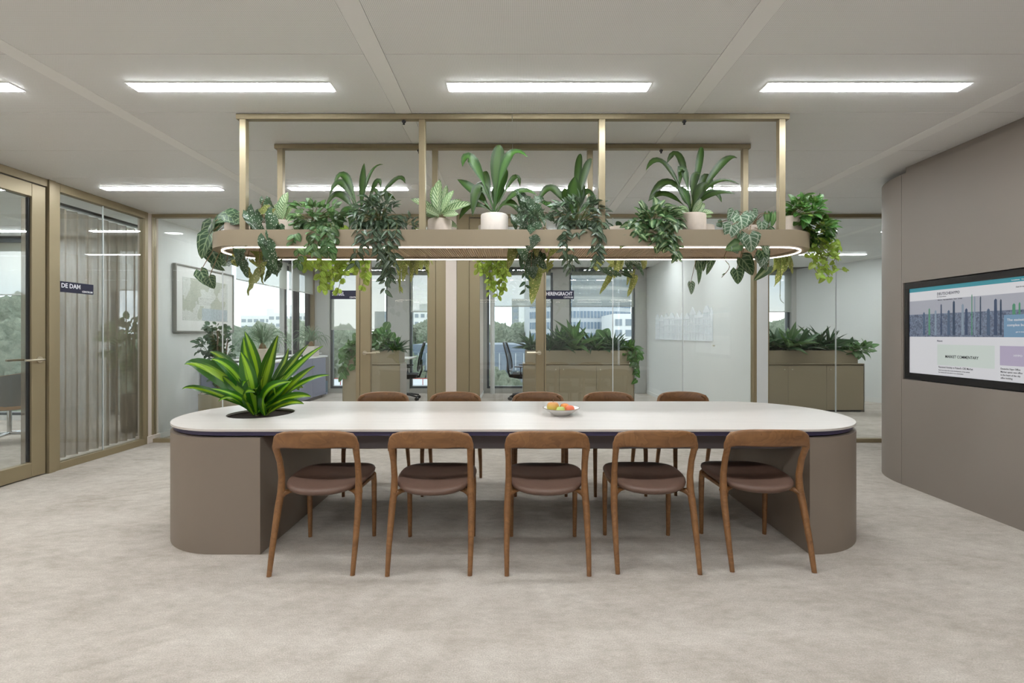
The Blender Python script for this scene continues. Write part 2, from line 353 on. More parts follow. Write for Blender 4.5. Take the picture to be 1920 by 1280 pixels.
# ------------------------------------------------------------ leaf shapes
def prof(kind, t):
    if kind == 'lance': return max(0, math.sin(PI * t ** .75)) ** .85
    if kind == 'strap': return (math.sin(PI * min(1, .12 + t * .88) ** 1.0)) ** .7 if t < 1 else 0
    if kind == 'oval': return max(0, math.sin(PI * t)) ** .6
    if kind == 'heart': return (min(1, t / .22) ** .45) * max(0, 1 - t) ** .62 * 1.18
    if kind == 'wing': return (min(1, t / .22) ** .45) * max(0, 1 - t) ** .62 * 1.05 * (1 + .05 * math.sin(t * 26))
def leaf_mesh(kind, m, droop=.35, cup=.12, nv=7, name='leaf', wav=0.0, seed=0):
    mb = MB(); rows = []; rn = random.Random(seed)
    us = (0, .25, .5, .75, 1)
    for i in range(nv + 1):
        t = i / nv; w = prof(kind, t)
        if kind in ('heart', 'wing') and i == 0: w = .35
        row = []
        for u in us:
            s = (u - .5) * w
            back = 0
            if kind in ('heart',): back = -.20 * (abs(u - .5) * 2) ** 1.5 * (1 - t) ** 3
            if kind == 'wing': back = (-.30 if u > .5 else -.06) * (abs(u - .5) * 2) * (1 - t) ** 2
            z = .12 * t - droop * t * t + cup * abs(s) * 1.2 + wav * math.sin(t * 17 + u * 4 + seed) * abs(u - .5)
            row.append((s, t + back, z))
        rows.append(row)
    v = [p for r in rows for p in r]; n = len(us); f = []; uv = []
    for i in range(nv):
        for k in range(n - 1):
            f.append((i*n+k, i*n+k+1, (i+1)*n+k+1, (i+1)*n+k))
            uv.append([(us[k], i/nv), (us[k+1], i/nv), (us[k+1], (i+1)/nv), (us[k], (i+1)/nv)])
    mb.add(v, f, uv, smooth=True)
    return mb.mesh(name, m)
_lm = {}
def leaves_of(kind, g, **kw):
    k = (kind, g, tuple(sorted(kw.items())))
    if k not in _lm:
        _lm[k] = [leaf_mesh(kind, G[g], droop=d, cup=c, nv=12 if kind in ('wing',) else (9 if kind == 'heart' else 7), wav=kw.get('wav', 0), seed=i) for i, (d, c) in enumerate(((.2, .15), (.4, .1), (.55, .2)))]
    return _lm[k]
def put_leaf(root, me, base, d, n, L, W, name='leaf'):
    y = d.normalized(); x = y.cross(n)
    if x.length < 1e-4: x = Vector((1, 0, 0))
    x.normalize(); z = x.cross(y)
    o = bpy.data.objects.new(name, me); COL.objects.link(o); o.parent = root
    b = base - total_loc(root)
    o.matrix_basis = Matrix(((x.x*W, y.x*L, z.x*L, b.x), (x.y*W, y.y*L, z.y*L, b.y), (x.z*W, y.z*L, z.z*L, b.z), (0, 0, 0, 1)))
    return o
def strap(root, p0, pk, p2, w, g, kind='strap', fold=.25, nrm=(0, -.75, .65), name='leaf', nv=12, wav=0.0):
    """one long leaf of its own from p0 over pk to the tip p2"""
    p0, pk, p2 = Vector(p0), Vector(pk), Vector(p2); pc = 2 * pk - (p0 + p2) / 2
    mb = MB(); rows = []; us = (0, .25, .5, .75, 1); o = total_loc(root); nn = Vector(nrm)
    for i in range(nv + 1):
        t = i / nv; q = p0 * (1-t)**2 + pc * 2*t*(1-t) + p2 * t*t; tg = ((pc - p0) * (1-t) + (p2 - pc) * t)
        if tg.length < 1e-5: tg = p2 - p0
        tg.normalize(); s = tg.cross(nn)
        if s.length < 1e-3: s = Vector((1, 0, 0))
        s.normalize(); up = s.cross(tg)
        ww = w * (max(.18, math.sin(PI * min(1, t) ** .9) ** .75) if t < .97 else .03)
        if kind == 'strap' and t > .5: ww = w * max(.02, math.cos((t - .5) / .5 * PI / 2)) ** .8
        if kind == 'petiole': tt = min(1, max(0, (t - .22) / .78)); ww = w * max(.13 if t < .9 else .02, math.sin(PI * tt ** .85) ** .75)
        rows += [q - o + s * ((u - .5) * ww) + up * (abs(u - .5) * ww * fold + wav * w * math.sin(t * 14 + u * 3) * abs(u - .5)) for u in us]
    n = 5; f = []; uv = []
    for i in range(nv):
        for k in range(n - 1):
            f.append((i*n+k, i*n+k+1, (i+1)*n+k+1, (i+1)*n+k)); uv.append([(us[k], i/nv), (us[k+1], i/nv), (us[k+1], (i+1)/nv), (us[k], (i+1)/nv)])
    mb.add(rows, f, uv, smooth=True)
    return mb.build(name, G[g], root)
def pot(root, c, r, h, m, square=False):
    mb = MB()
    if square: mb.bbox(c[0]-r, c[0]+r, c[1]-r, c[1]+r, c[2], c[2]+h, .006)
    else: mb.lathe([(0.001, 0), (r*.93, 0), (r*.97, .01), (r, h*.3), (r, h-.006), (r-.003, h), (r-.012, h), (r-.014, h-.02), (.001, h-.022)], c, 28)
    ob = mb.build('pot', m, root, world=True)
    if not square:
        MB().lathe([(r-.013, 0), (r*.5, .006), (.001, .01)], (c[0], c[1], c[2]+h-.03 + .008), 16).build('soil', M_['soil'], root, world=True)
    return ob
# ============================================================ SETTING
YB = 5.49; ZC = 2.75; XL = -4.406; XR = 3.36
tag(MB().prism([(-9.6, -3.6), (9.8, -3.6), (9.8, 10.3), (-4.6, 10.3), (-4.6, 7.0), (-9.6, 7.0)], -.12, 0).build('floor', M_['carpet']), 'light beige mottled carpet floor', kind='structure')
ceil = MB().prism([(-9.6, -3.6), (9.8, -3.6), (9.8, 10.3), (-4.6, 10.3), (-4.6, 7.0), (-9.6, 7.0)], ZC + .012, ZC + .2).build('ceiling', M_['joint'])
tag(ceil, 'pale perforated metal ceiling with smooth white strips', kind='structure')
# strips between panel bays
SX = [-.68 - .05 + 1.85 * k for k in range(-5, 6)]
tn = 0
for x in SX:
    if x < -9.4 or x > 9.5: continue
    tn += 1; y1 = 6.9 if x < -4.6 else 10.05
    tag(MB().box(x - .052, x + .052, -3.55, y1, ZC - .0015, ZC + .0119).build('trim_%d' % tn, M_['strip']), 'smooth white ceiling strip', kind='structure')
DY = 1.85 / 3; Y0 = 2.345
pan = {}
for i, x in enumerate(SX[:-1]):
    for k in range(-9, 13):
        a, b = Y0 + DY * k, Y0 + DY * (k + 1); xm = x + .925
        if b > (6.95 if xm < -4.6 else 10.1) or xm > 9.3 or xm < -9.3: continue
        if 'p' not in pan: pan['p'] = MB().bbox(-.871, .871, -DY/2 + .002, DY/2 - .002, 0, .011, .0015).mesh('ceiling_panel', M_['ceil'])
        o = bpy.data.objects.new('ceiling_panel', pan['p']); COL.objects.link(o); o.parent = ceil; o.location = (xm, (a + b) / 2, ZC)
# luminaires
lx = [SX[0] + .925 + 1.85 * k for k in range(10)]
rows = {-3: 'far behind', -2: 'fourth', -1: 'third', 0: 'front', 1: 'second', 2: 'third', 3: 'fourth'}
colname = {0: 'above the table middle', -1: 'left of the table middle', 1: 'to the right above the screen side', -2: 'at the left edge by the glass door', 2: 'far right beside the curved wall', -3: 'far left over the meeting room', 3: 'far right room', -4: 'outer left'}
lm = None
for k in (-2, -1, 0, 1, 2, 3):
    y = Y0 + DY / 2 + 1.85 * k
    for x in lx:
        c = round((x - .193) / 1.85)
        if c < -4 or c > 4: continue
        if x < -4.6 and (y > 6.7 or y < 3.2): continue
        if x > 3.2 and y < 4.7: continue
        if lm is None:
            lamp = empty('ceiling_light'); MB().bbox(-.592, .592, -.050, .050, -.002, 0, .0008).build('frame', M_['strip'], lamp)
            MB().box(-.583, .583, -.040, .040, -.0055, -.0021).build('diffuser', M_['lamp'], lamp); lm = lamp; L = lamp
        else: L = copy_tree(lamp)
        L.location = (x, y, ZC - .002)
        row = {0: 'nearest row in view', 1: 'second row, over the hanging planter', 2: 'row just behind the glass partition', 3: 'last row near the windows', -1: 'row above the camera', -2: 'row behind the camera'}[k]
        col = {-4: 'outermost left', -3: 'far left', -2: 'left edge', -1: 'left of centre', 0: 'centre', 1: 'right of centre', 2: 'far right', 3: 'outer right', 4: 'outermost right'}[c]
        tag(L, 'white linear ceiling light, %s of the %s' % (col, row), 'ceiling light', 'linear lights recessed in the metal ceiling')
# ---- walls
def wall(name, boxes, m, label, panels=None):
    e = empty(name, kind='structure', label=label)
    for nm, b, mm in boxes: MB().box(*b).build(nm, mm or m, e)
    return e
GW = M_['wallgrey']
def swall(name, b, m, label): return tag(MB().box(*b).build(name, m), label, kind='structure')
swall('wall_front', (-4.5, 3.3, -3.72, -3.6, 0, ZC), GW, 'plain wall behind the camera')
swall('wall_left', (-4.52, -4.40, -3.6, 2.95, 0, ZC), M_['wallpink'], 'plain wall left of the camera')
swall('wall_left_room_front', (-9.6, -4.53, 2.85, 2.95, 0, ZC), GW, 'front wall of the left meeting room')
swall('wall_far_left', (-9.72, -9.6, 2.85, 7.0, 0, ZC), GW, 'far left wall of the meeting room')
swall('wall_divider_1', (-4.56, -4.45, 5.60, 7.12, 0, ZC), GW, 'light grey wall that carries the framed map')
swall('wall_divider_2', (-.835, -.706, 5.45, 10.02, 0, ZC), M_['wallpink'], 'pale wall between the two middle glass rooms')
swall('wall_divider_3', (2.907, 3.040, 5.45, 10.02, 0, ZC), M_['wallgrey'], 'pale wall between the middle and right glass rooms')
tag(MB().bbox(-4.50, -4.375, 5.40, 5.56, 0, ZC, .004).build('wall_corner_column', M_['wallpink']), 'narrow pale column where the glass walls meet', kind='structure')
tag(MB().bbox(-4.515, -4.362, 5.385, 5.575, 0, .09, .004).build('baseboard_column', M_['wallpink']), 'baseboard round the corner column', kind='structure')
for nm, b in (('baseboard_1', (-4.449, -4.437, 5.6, 7.1, 0, .07)), ('baseboard_2', (-.705, -.693, 5.56, 10.0, 0, .07)), ('baseboard_3', (2.895, 2.906, 5.56, 10.0, 0, .07))):
    swall(nm, b, M_['white'], 'low pale baseboard')
# slanted right wall of the third room
a0, a1 = Vector((6.2, 10.1)), Vector((8.3, 5.9)); nn = Vector((1, .5)).normalized() * .12
tag(MB().prism([a0, a1, a1 + nn, a0 + nn], 0, ZC).build('wall_right_room', GW), 'light wall closing the right glass room', kind='structure')
tag(MB().prism([a0 - nn * .12, a1 - nn * .12, a1 - nn*.01, a0 - nn*.01], 0, .09).build('baseboard_4', M_['white']), 'low pale baseboard', kind='structure')
# ---- facade (openings between piers)
def window(n, x0, x1, y, z0, z1, frame=M_['winframe'], axis='x', mull=(), fw=.05, label='tall window'):
    e = empty('window_%d' % n, kind='structure', label=label)
    def B(a0, a1, c0, c1, zz0, zz1): return (a0, a1, y + c0, y + c1, zz0, zz1) if axis == 'x' else (y + c0, y + c1, a0, a1, zz0, zz1)
    mb = MB(); mb.box(*B(x0, x0 + fw, -.03, .05, z0, z1)); mb.box(*B(x1 - fw, x1, -.03, .05, z0, z1)); mb.box(*B(x0 + fw, x1 - fw, -.03, .05, z0, z0 + fw)); mb.box(*B(x0 + fw, x1 - fw, -.03, .05, z1 - fw, z1))
    for q in mull: mb.box(*B(q - fw*.7, q + fw*.7, -.04, .05, z0 + fw, z1 - fw))
    mb.build('window_frame', frame, e)
    MB().box(*B(x0 + fw, x1 - fw, .008, .014, z0 + fw, z1 - fw)).build('pane', M_['glass'], e)
    return e
YF = 10.1
wins = [(-4.12, -2.83), (-2.35, -1.02), (-.63, .84), (1.20, 2.66), (3.25, 4.55), (5.0, 6.12)]
fb = empty('wall_back_outer', kind='structure', label='outer wall with grey piers between tall windows')
edges = [-4.6] + [q for w in wins for q in w] + [6.5]
for i in range(0, len(edges), 2):
    MB().box(edges[i], edges[i+1], YF - .06, YF + .2, 0, ZC).build('pier', M_['wingrey'], fb)
for (a, b) in wins:
    MB().box(a, b, YF - .02, YF + .2, 2.68, ZC).build('header', M_['wingrey'], fb); MB().box(a, b, YF - .04, YF + .2, 0, .10).build('sill', M_['wingrey'], fb)
for i, (a, b) in enumerate(wins):
    window(i + 1, a, b, YF + .04, .10, 2.68, label='tall window of the middle rooms')
# narrow service pipes / columns by the windows
tag(MB().tube([(-.50, 9.95, 0), (-.50, 9.95, ZC)], .05, 16).build('trim_column_1', M_['wallgrey']), 'slim round pipe casing beside the window', kind='structure')
# side facade X=-4.5
fs = empty('wall_side_outer', kind='structure', label='outer side wall below and above the wide window')
MB().box(-4.62, -4.45, 7.13, 9.98, 0, .90).build('parapet', M_['wingrey'], fs); MB().box(-4.62, -4.45, 7.13, 9.98, 2.66, ZC).build('header', M_['wingrey'], fs)
MB().box(-4.62, -4.44, 9.98, 10.04, 0, ZC).build('pier', M_['bronze2'], fs)
window(8, 7.14, 8.86, -4.56, .90, 2.66, M_['wingrey'], 'y', fw=.035, label='wide window left of the cabinet')
window(9, 8.87, 9.97, -4.56, .90, 2.66, M_['winframe_black'], 'y', mull=(9.42,), fw=.08, label='dark framed casement at the corner')
ch = empty('window_handle', (-4.585, 9.02, 1.45), label='white casement handle on the dark window frame', kind='structure')
MB().bbox(.0, .03, -.012, .012, -.06, .06, .004).build('handle_plate', M_['white'], ch); MB().tube([(.03, 0, .02), (.05, 0, .02), (.055, 0, -.10)], .009, 8).build('lever', M_['white'], ch)
tag(MB().bbox(-4.46, -4.25, 7.13, 9.97, .885, .905, .003).build('trim_sill', M_['white']), 'white window sill', kind='structure')
# De Dam facade y=6.9
fd = empty('wall_left_room_outer', kind='structure', label='outer wall of the left meeting room')
dw = [(-9.3, -7.15), (-6.15, -4.85)]
for a, b in ((-9.6, -9.3), (-7.15, -6.15), (-4.85, -4.56)): MB().box(a, b, 6.88, 7.05, 0, ZC).build('pier', M_['bronze2'] if a == -9.6 else M_['wallgrey'], fd)
for i, (a, b) in enumerate(dw):
    MB().box(a, b, 6.88, 7.05, 0, .075).build('sill', M_['white'], fd); MB().box(a, b, 6.88, 7.05, 2.62, ZC).build('header', M_['bronze2'], fd)
    window(10 + i, a, b, 6.93, .075, 2.62, M_['winframe'], fw=.04, label='window of the left meeting room')
# ---- roller blinds
def blind(x0, x1, y, z0, z1, label, axis='x'):
    r = empty('roller_blind', ((x0+x1)/2, y, z1) if axis == 'x' else (y, (x0+x1)/2, z1), 0 if axis == 'x' else PI/2, label, 'blind', 'roller blinds at the windows')
    w = (x1 - x0) / 2
    MB().quad((-w, 0, z0 - z1), (w, 0, z0 - z1), (w, 0, 0), (-w, 0, 0)).build('blind_fabric', M_['blind'], r)
    MB().bbox(-w, w, -.008, .008, z0 - z1 - .018, z0 - z1, .003).build('bottom_bar', M_['wingrey'], r)
    MB().tube([(-w, 0, 0), (w, 0, 0)], .022, 10).build('roller', M_['wingrey'], r)
    MB().bbox(-w, w, -.045, .030, -.040, .0225, .003).build('cassette', M_['winframe'], r)
    return r
bz = {617: 1.3 + 10 * YF / F, 584: 1.3 + 43 * YF / F, 574: 1.3 + 53 * YF / F}
blind(-4.05, -2.88, 9.99, bz[617], 2.726, 'half lowered screen blind behind the blue sign reading singel')
blind(-2.30, -1.07, 9.99, bz[584], 2.726, 'screen blind right of the left mesh office chair')
blind(-.55, .78, 9.99, bz[574], 2.726, 'screen blind in the left window of the herengracht room')
blind(1.25, 2.61, 9.99, bz[574], 2.726, 'screen blind above the striped office tower view')
blind(3.30, 4.50, 9.99, bz[584], 2.726, 'screen blind hidden behind the pale divider wall')
blind(5.05, 6.07, 9.99, bz[584], 2.726, 'screen blind in the rightmost glass room')
blind(7.2, 8.80, -4.43, 2.19, 2.726, 'wide pale blind above the side window, nearer one', 'y')
blind(8.88, 9.93, -4.43, 2.19, 2.726, 'narrow pale blind above the black corner casement', 'y')
blind(-9.25, -7.2, 6.84, 1.3 + 75 * 6.9 / F, 2.726, 'screen blind seen through the left glass door')
blind(-6.1, -4.9, 6.84, 1.3 + 84 * 6.9 / F, 2.726, 'screen blind seen behind the sheer curtain')
# ---- glass partitions
fr = M_['bronze2']
def X5(px): return (px - VX) * YB / F
wb = empty('wall_back_glass', kind='structure', label='glass partition of three rooms in bronze frames')
def post(px0, px1, e=wb, z0=0, z1=ZC, d=.035): MB().bbox(X5(px0), X5(px1), YB - d, YB + d, z0, z1, .002).build('post', fr, e)
def rail(px0, px1, z0, z1, e=wb, d=.033): MB().bbox(X5(px0), X5(px1), YB - d, YB + d, z0, z1, .002).build('rail', fr, e)
def pane(px0, px1, z0=.045, z1=2.71, e=wb): MB().box(X5(px0), X5(px1), YB - .005, YB + .005, z0, z1).build('glass_pane', M_['glassin'], e)
def joint(px): MB().box(X5(px) - .005, X5(px) + .005, YB - .0055, YB + .0055, .045, 2.71).build('glass_joint', M_['glassedge'], wb)
post(284.5, 289.5); rail(289.5, 669, 2.71, ZC); rail(289.5, 669, 0, .045)
pane(289.5, 416.6); joint(417.6); pane(418.6, 547); joint(548); pane(549, 669)
post(669, 676); post(818, 837); post(857, 880)
rail(676, 818, 2.71, ZC); rail(880, 1002, 2.71, ZC)
post(1020.5, 1023.5); rail(1023.5, 1410, 2.71, ZC); rail(1023.5, 1410, 0, .045)
pane(1023.5, 1148); joint(1149); pane(1150, 1279); joint(1280); pane(1281, 1410); post(1410, 1416.5)
post(1437, 1439.5); rail(1439.5, 1800, 2.71, ZC); rail(1439.5, 1800, 0, .045)
pane(1439.5, 1566); joint(1567); pane(1568, 1800)
def glass_door(n, px0, px1, handle_left, label):
    e = empty('door_%d' % n, (0, 0, 0), kind='structure', label=label)
    a, b = X5(px0), X5(px1); sw = .125
    mb = MB(); mb.bbox(a, a + sw, YB - .03, YB + .03, .01, 2.70, .003); mb.bbox(b - sw*.8, b, YB - .03, YB + .03, .01, 2.70, .003)
    mb.bbox(a + sw, b - sw*.8, YB - .03, YB + .03, 2.61, 2.70, .003); mb.bbox(a + sw, b - sw*.8, YB - .03, YB + .03, .01, .12, .003)
    mb.build('door_frame', fr, e); MB().box(a + sw, b - sw*.8, YB - .005, YB + .005, .12, 2.61).build('glass_pane', M_['glassin'], e)
    hx = a + .06 if handle_left else b - .06; s = 1 if handle_left else -1
    for q in (-1, 1):
        h = MB(); h.tube([(hx, YB + q*.03, 1.08), (hx, YB + q*.042, 1.08)], .026, 16); h.tube([(hx, YB + q*.042, 1.08), (hx, YB + q*.075, 1.08), (hx + s*.02, YB + q*.08, 1.08), (hx + s*.145, YB + q*.08, 1.08)], .0095, 8); h.build('door_handle', M_['steel'], e)
glass_door(1, 676.5, 817.5, True, 'glass door of the left middle room')
glass_door(2, 880.5, 1020, False, 'glass door of the herengracht room')
# left glass wall at X = XL
wl = empty('wall_left_glass', kind='structure', label='glass wall of the left meeting room')
def LB(y0, y1, z0, z1, nm, m, e=wl, d=.035, mb=None):
    return MB().bbox(XL - d, XL + d, y0, y1, z0, z1, .002).build(nm, m, e)
LB(2.95, 3.24, 0, ZC, 'post', fr); LB(4.24, 4.30, 0, ZC, 'post', fr, d=.05); LB(4.305, 4.355, 0, ZC, 'post', fr); LB(5.355, 5.40, 0, ZC, 'post', fr)
LB(4.355, 5.355, 2.67, ZC, 'rail', fr); LB(4.355, 5.355, 0, .07, 'rail', fr); LB(3.24, 4.24, 2.68, ZC, 'rail', fr)
MB().box(XL - .005, XL + .005, 4.355, 4.838, .07, 2.67).build('glass_pane', M_['glassin'], wl); MB().box(XL - .0055, XL + .0055, 4.838, 4.848, .07, 2.67).build('glass_joint', M_['glassedge'], wl)
MB().box(XL - .005, XL + .005, 4.848, 5.355, .07, 2.67).build('glass_pane', M_['glassin'], wl)
d3 = empty('door_3', kind='structure', label='bronze framed glass door at the left edge')
mb = MB(); mb.bbox(XL-.03, XL+.03, 3.26, 3.36, .01, 2.67, .003); mb.bbox(XL-.03, XL+.03, 4.105, 4.225, .01, 2.67, .003); mb.bbox(XL-.03, XL+.03, 3.36, 4.105, 2.55, 2.67, .003); mb.bbox(XL-.03, XL+.03, 3.36, 4.105, .01, .14, .003)
mb.build('door_frame', fr, d3); MB().box(XL-.005, XL+.005, 3.36, 4.105, .14, 2.55).build('glass_pane', M_['glassin'], d3)
mb = MB(); mb.box(XL-.012, XL+.012, 4.09, 4.104, .15, 2.54); mb.build('gasket', M_['dark'], d3)
for q in (1, -1):
    h = MB(); h.tube([(XL + q*.03, 4.165, 1.07), (XL + q*.042, 4.165, 1.07)], .028, 16); h.tube([(XL + q*.042, 4.165, 1.07), (XL + q*.08, 4.165, 1.07), (XL + q*.085, 4.14, 1.07), (XL + q*.085, 4.0, 1.07)], .010, 8); h.build('door_handle', M_['steel'], d3)
# ---- right block with curved end
wr = empty('wall_right', kind='structure', label='taupe panelled wall with rounded end and recessed screen')
ZT = 2.69; R_ = .6; yc = 3.945
arc = [(XR + R_ - R_ * math.cos(q * PI / 2 / 20), yc + R_ * math.sin(q * PI / 2 / 20)) for q in range(21)]
inn = [(XR + R_ - (R_-.03) * math.cos(q * PI / 2 / 20), yc + (R_-.03) * math.sin(q * PI / 2 / 20)) for q in range(21)]
auto(MB().prism(arc + inn[::-1], 0, ZT).build('wall_panel', M_['walltaupe'], wr))
MB().box(XR + R_ + .003, 9.6, yc + R_ - .03, yc + R_, 0, ZT).build('wall_panel', M_['walltaupe'], wr)
TV = (2.455, 3.928, .915, 1.745)   # y0 y1 z0 z1
y0, y1, z0, z1 = TV; ye = yc - .003
for (a, b, c, d) in ((2.2, y0, 0, ZT), (y0, y1, 0, z0), (y0, y1, z1, ZT), (y1, ye, 0, ZT)):
    MB().box(XR, XR + .03, a, b, c, d).build('wall_panel', M_['walltaupe'], wr)
MB().box(XR, XR + .03, -3.6, 2.197, 0, ZT).build('wall_panel', M_['walltaupe'], wr)
MB().prism([(XR + .035, -3.6), (XR + .035, 3.94), (XR + R_, yc + R_ - .04), (9.6, yc + R_ - .04), (9.6, -3.6)], ZT - .01, ZC).build('shadow_gap', M_['walltaupe'], wr)
MB().box(XR + .16, XR + .18, -3.6, 3.93, 0, ZT - .02).build('backing', M_['darkmat'], wr)
swall('wall_far_right', (9.6, 9.72, -3.6, 10.3, 0, ZC), GW, 'wall at the far right')
# ---- door signs
def text_mesh(s, size, m, name='lettering', ext=.0006, ax='LEFT'):
    cu = bpy.data.curves.new(name, 'FONT'); cu.body = s; cu.size = size; cu.extrude = ext; cu.align_x = ax; cu.resolution_u = 2; cu.offset = size * .012
    ob = bpy.data.objects.new(name, cu); COL.objects.link(ob); me = bpy.data.meshes.new_from_object(ob); bpy.data.objects.remove(ob); bpy.data.curves.remove(cu)
    me.name = name; me.materials.clear(); me.materials.append(m); return me
def put_text(parent, s, size, m, loc, rot, sx=1.0, name='lettering', ax='LEFT', ext=.0006):
    me = text_mesh(s, size, m, name, ext, ax); o = bpy.data.objects.new(name, me); COL.objects.link(o); o.parent = parent
    o.location = loc; o.rotation_euler = rot; o.scale = (sx, 1, 1); return o
def sign(loc, rz, word, label, sx):
    e = empty('door_sign', loc, rz, label, 'sign', 'blue enamel street signs on the glass')
    MB().bbox(-.18, .18, -.004, .004, -.052, .052, .0015).build('sign_plate', M_['navy'], e)
    put_text(e, word, .062, M_['signwhite'], (-.158, -.0055, -.008), (PI/2, 0, 0), sx)
    put_text(e, 'CENTRUM', .027, M_['signwhite'], (.168, -.0055, -.040), (PI/2, 0, 0), .9, ax='RIGHT')
sign(((-2.235-1.873)/2, YB - .012, 1.78), 0, 'SINGEL', 'navy enamel sign reading singel on the glass left of the first middle door', .75)
sign(((.352+.706)/2, YB - .012, 1.78), 0, 'HERENGRACHT', 'navy enamel sign reading herengracht on the glass right of the second door', .72)
sign((XL + .012, 4.54, 1.765), PI/2, 'DE DAM', 'navy enamel sign reading de dam on the left glass wall', .85)

# ---- screen on the right wall
ts = empty('wall_screen', (XR, (TV[0]+TV[1])/2, TV[2]), -PI/2, 'large black framed touch screen set into the taupe wall showing a skyline web page', 'screen')
W2 = (TV[1]-TV[0])/2 - .006; H = TV[3]-TV[2]-.012
# local: x from -W2..W2 (left in view -> -x), -y faces the room, z up
bz_ = .042
mb = MB(); y_a, y_b = .006, .05
mb.bbox(-W2, W2, y_a, y_b, .006, .006+.055, .002); mb.bbox(-W2, W2, y_a, y_b, H-.045, H+.006, .002); mb.bbox(-W2, -W2+bz_, y_a, y_b, .061, H-.045, .002); mb.bbox(W2-bz_, W2, y_a, y_b, .061, H-.045, .002)
mb.build('bezel', mat('glossy_black_bezel', (.008, .008, .01, 1), .12), ts)
sx0, sx1, sz0, sz1 = -W2+bz_, W2-bz_, .061, H-.045; SW = sx1-sx0; SH = sz1-sz0
def emat(name, c, s=.62): return mat(name, (c[0]*.15, c[1]*.15, c[2]*.15, 1), .25, emit=c, es=s)
def SQ(u0, u1, v0, v1, lay, m, name, par=ts):
    yy = .016 - lay * .0006
    return MB().quad((sx0+u0*SW, yy, sz0+v0*SH), (sx0+u1*SW, yy, sz0+v0*SH), (sx0+u1*SW, yy, sz0+v1*SH), (sx0+u0*SW, yy, sz0+v1*SH)).build(name, m, par)
e_w = emat('screen_white', rgb(226, 226, 230)); e_t = emat('screen_teal', rgb(66, 150, 164)); e_d = emat('screen_ink', rgb(28, 26, 60)); e_k = emat('screen_black_text', rgb(30, 30, 34))
e_pg = emat('screen_pale_green', rgb(212, 222, 216)); e_li = emat('screen_lilac', rgb(186, 176, 200)); e_sky = emat('screen_sky', rgb(176, 178, 188)); e_bl = emat('screen_caption_blue', rgb(122, 156, 184))
scr = SQ(0, 1, 0, 1, 0, e_w, 'display')
SQ(0, 1, .955, 1, 1, e_t, 'menu_bar')
def city_mat():
    m = bpy.data.materials.new('screen_city'); m.use_nodes = True; t = m.node_tree; b = t.nodes['Principled BSDF']
    tc = N(t, 'ShaderNodeTexCoord'); mp = N(t, 'ShaderNodeMapping'); mp.inputs['Scale'].default_value = (75, 1, 60); t.links.new(tc.outputs['Object'], mp.inputs[0])
    vo = N(t, 'ShaderNodeTexVoronoi'); vo.distance = 'CHEBYCHEV'; vo.inputs['Scale'].default_value = 1.6; t.links.new(mp.outputs[0], vo.inputs[0])
    sp = N(t, 'ShaderNodeSeparateColor'); t.links.new(vo.outputs['Color'], sp.inputs[0])
    c = mixc(t, sp.outputs[0], rgb(44, 60, 88), rgb(128, 144, 166)); b.inputs['Base Color'].default_value = (.05, .05, .06, 1)
    t.links.new(c, b.inputs['Emission Color']); b.inputs['Emission Strength'].default_value = .6; return m
cm = city_mat()
SQ(0, 1, .43, .85, 1, e_sky, 'picture_sky'); SQ(0, 1, .43, .69, 2, cm, 'picture_city')
rr = random.Random(3)
tw_c = [emat('screen_tower_%d' % i, c) for i, c in enumerate((rgb(86, 104, 128), rgb(70, 84, 110), rgb(92, 150, 120), rgb(140, 156, 172), rgb(60, 76, 98)))]
for i, (u, hh, w, c) in enumerate(((.10, .08, .016, 0), (.135, .135, .014, 2), (.175, .10, .018, 3), (.21, .19, .012, 1), (.255, .09, .02, 0), (.285, .225, .018, 4), (.335, .17, .018, 3), (.355, .10, .02, 1), (.385, .30, .007, 2), (.40, .27, .008, 3), (.43, .26, .009, 4), (.47, .08, .02, 0), (.505, .21, .02, 1), (.53, .20, .012, 4), (.59, .13, .02, 2), (.615, .14, .012, 2), (.67, .24, .014, 3), (.73, .15, .008, 0), (.79, .25, .010, 2), (.86, .09, .02, 1), (.92, .12, .012, 0), (.97, .08, .02, 4))):
    yy = .016 - 3 * .0006; x0 = sx0 + u * SW; zb = sz0 + .45 * SH; zt = sz0 + (.66 + hh * .72) * SH; ww = w * SW * .42
    MB().add([(x0-ww, yy, zb), (x0+ww, yy, zb), (x0+ww*.8, yy, zt - .01), (x0, yy, zt), (x0-ww*.8, yy, zt-.012)], [(0, 1, 2, 3, 4)]).build('tower_picture', tw_c[c], ts)
SQ(.545, .715, .43, .645, 4, e_bl, 'caption_box')
RT = (PI/2, 0, 0)
def ST(u, v, s, size, m, sx=1.0): return put_text(ts, s, size, m, (sx0 + u*SW, .0125, sz0 + v*SH), RT, sx, 'screen_text', ext=.0002)
ST(.185, .895, 'DEUTSCHE/HYPO', .030, e_d, .78); ST(.185, .872, 'Ein Unternehmen', .011, e_k); ST(.19, .835, 'About us   Real estate finance   News   Contact', .012, e_k, .85)
ST(.56, .585, 'The easiest way for', .024, e_w, .95); ST(.56, .535, 'complex buildings', .024, e_w, .95); ST(.60, .475, 'get in touch now', .012, e_w)
ST(.185, .375, 'News', .020, e_d); SQ(.185, .50, .115, .345, 1, e_pg, 'news_card'); ST(.235, .20, 'MARKET COMMENTARY', .030, e_k, .78)
ST(.195, .085, "Renewed Activity in Poland's CRE Market", .020, e_k, .8); ST(.195, .055, 'Read more about the recent developments of the market', .0125, e_k, .85); ST(.195, .03, 'for commercial real estate in our commentary', .0125, e_k, .85)
SQ(.525, .705, .155, .345, 1, e_li, 'news_photo'); ST(.59, .245, 'HYPO', .02, e_w)
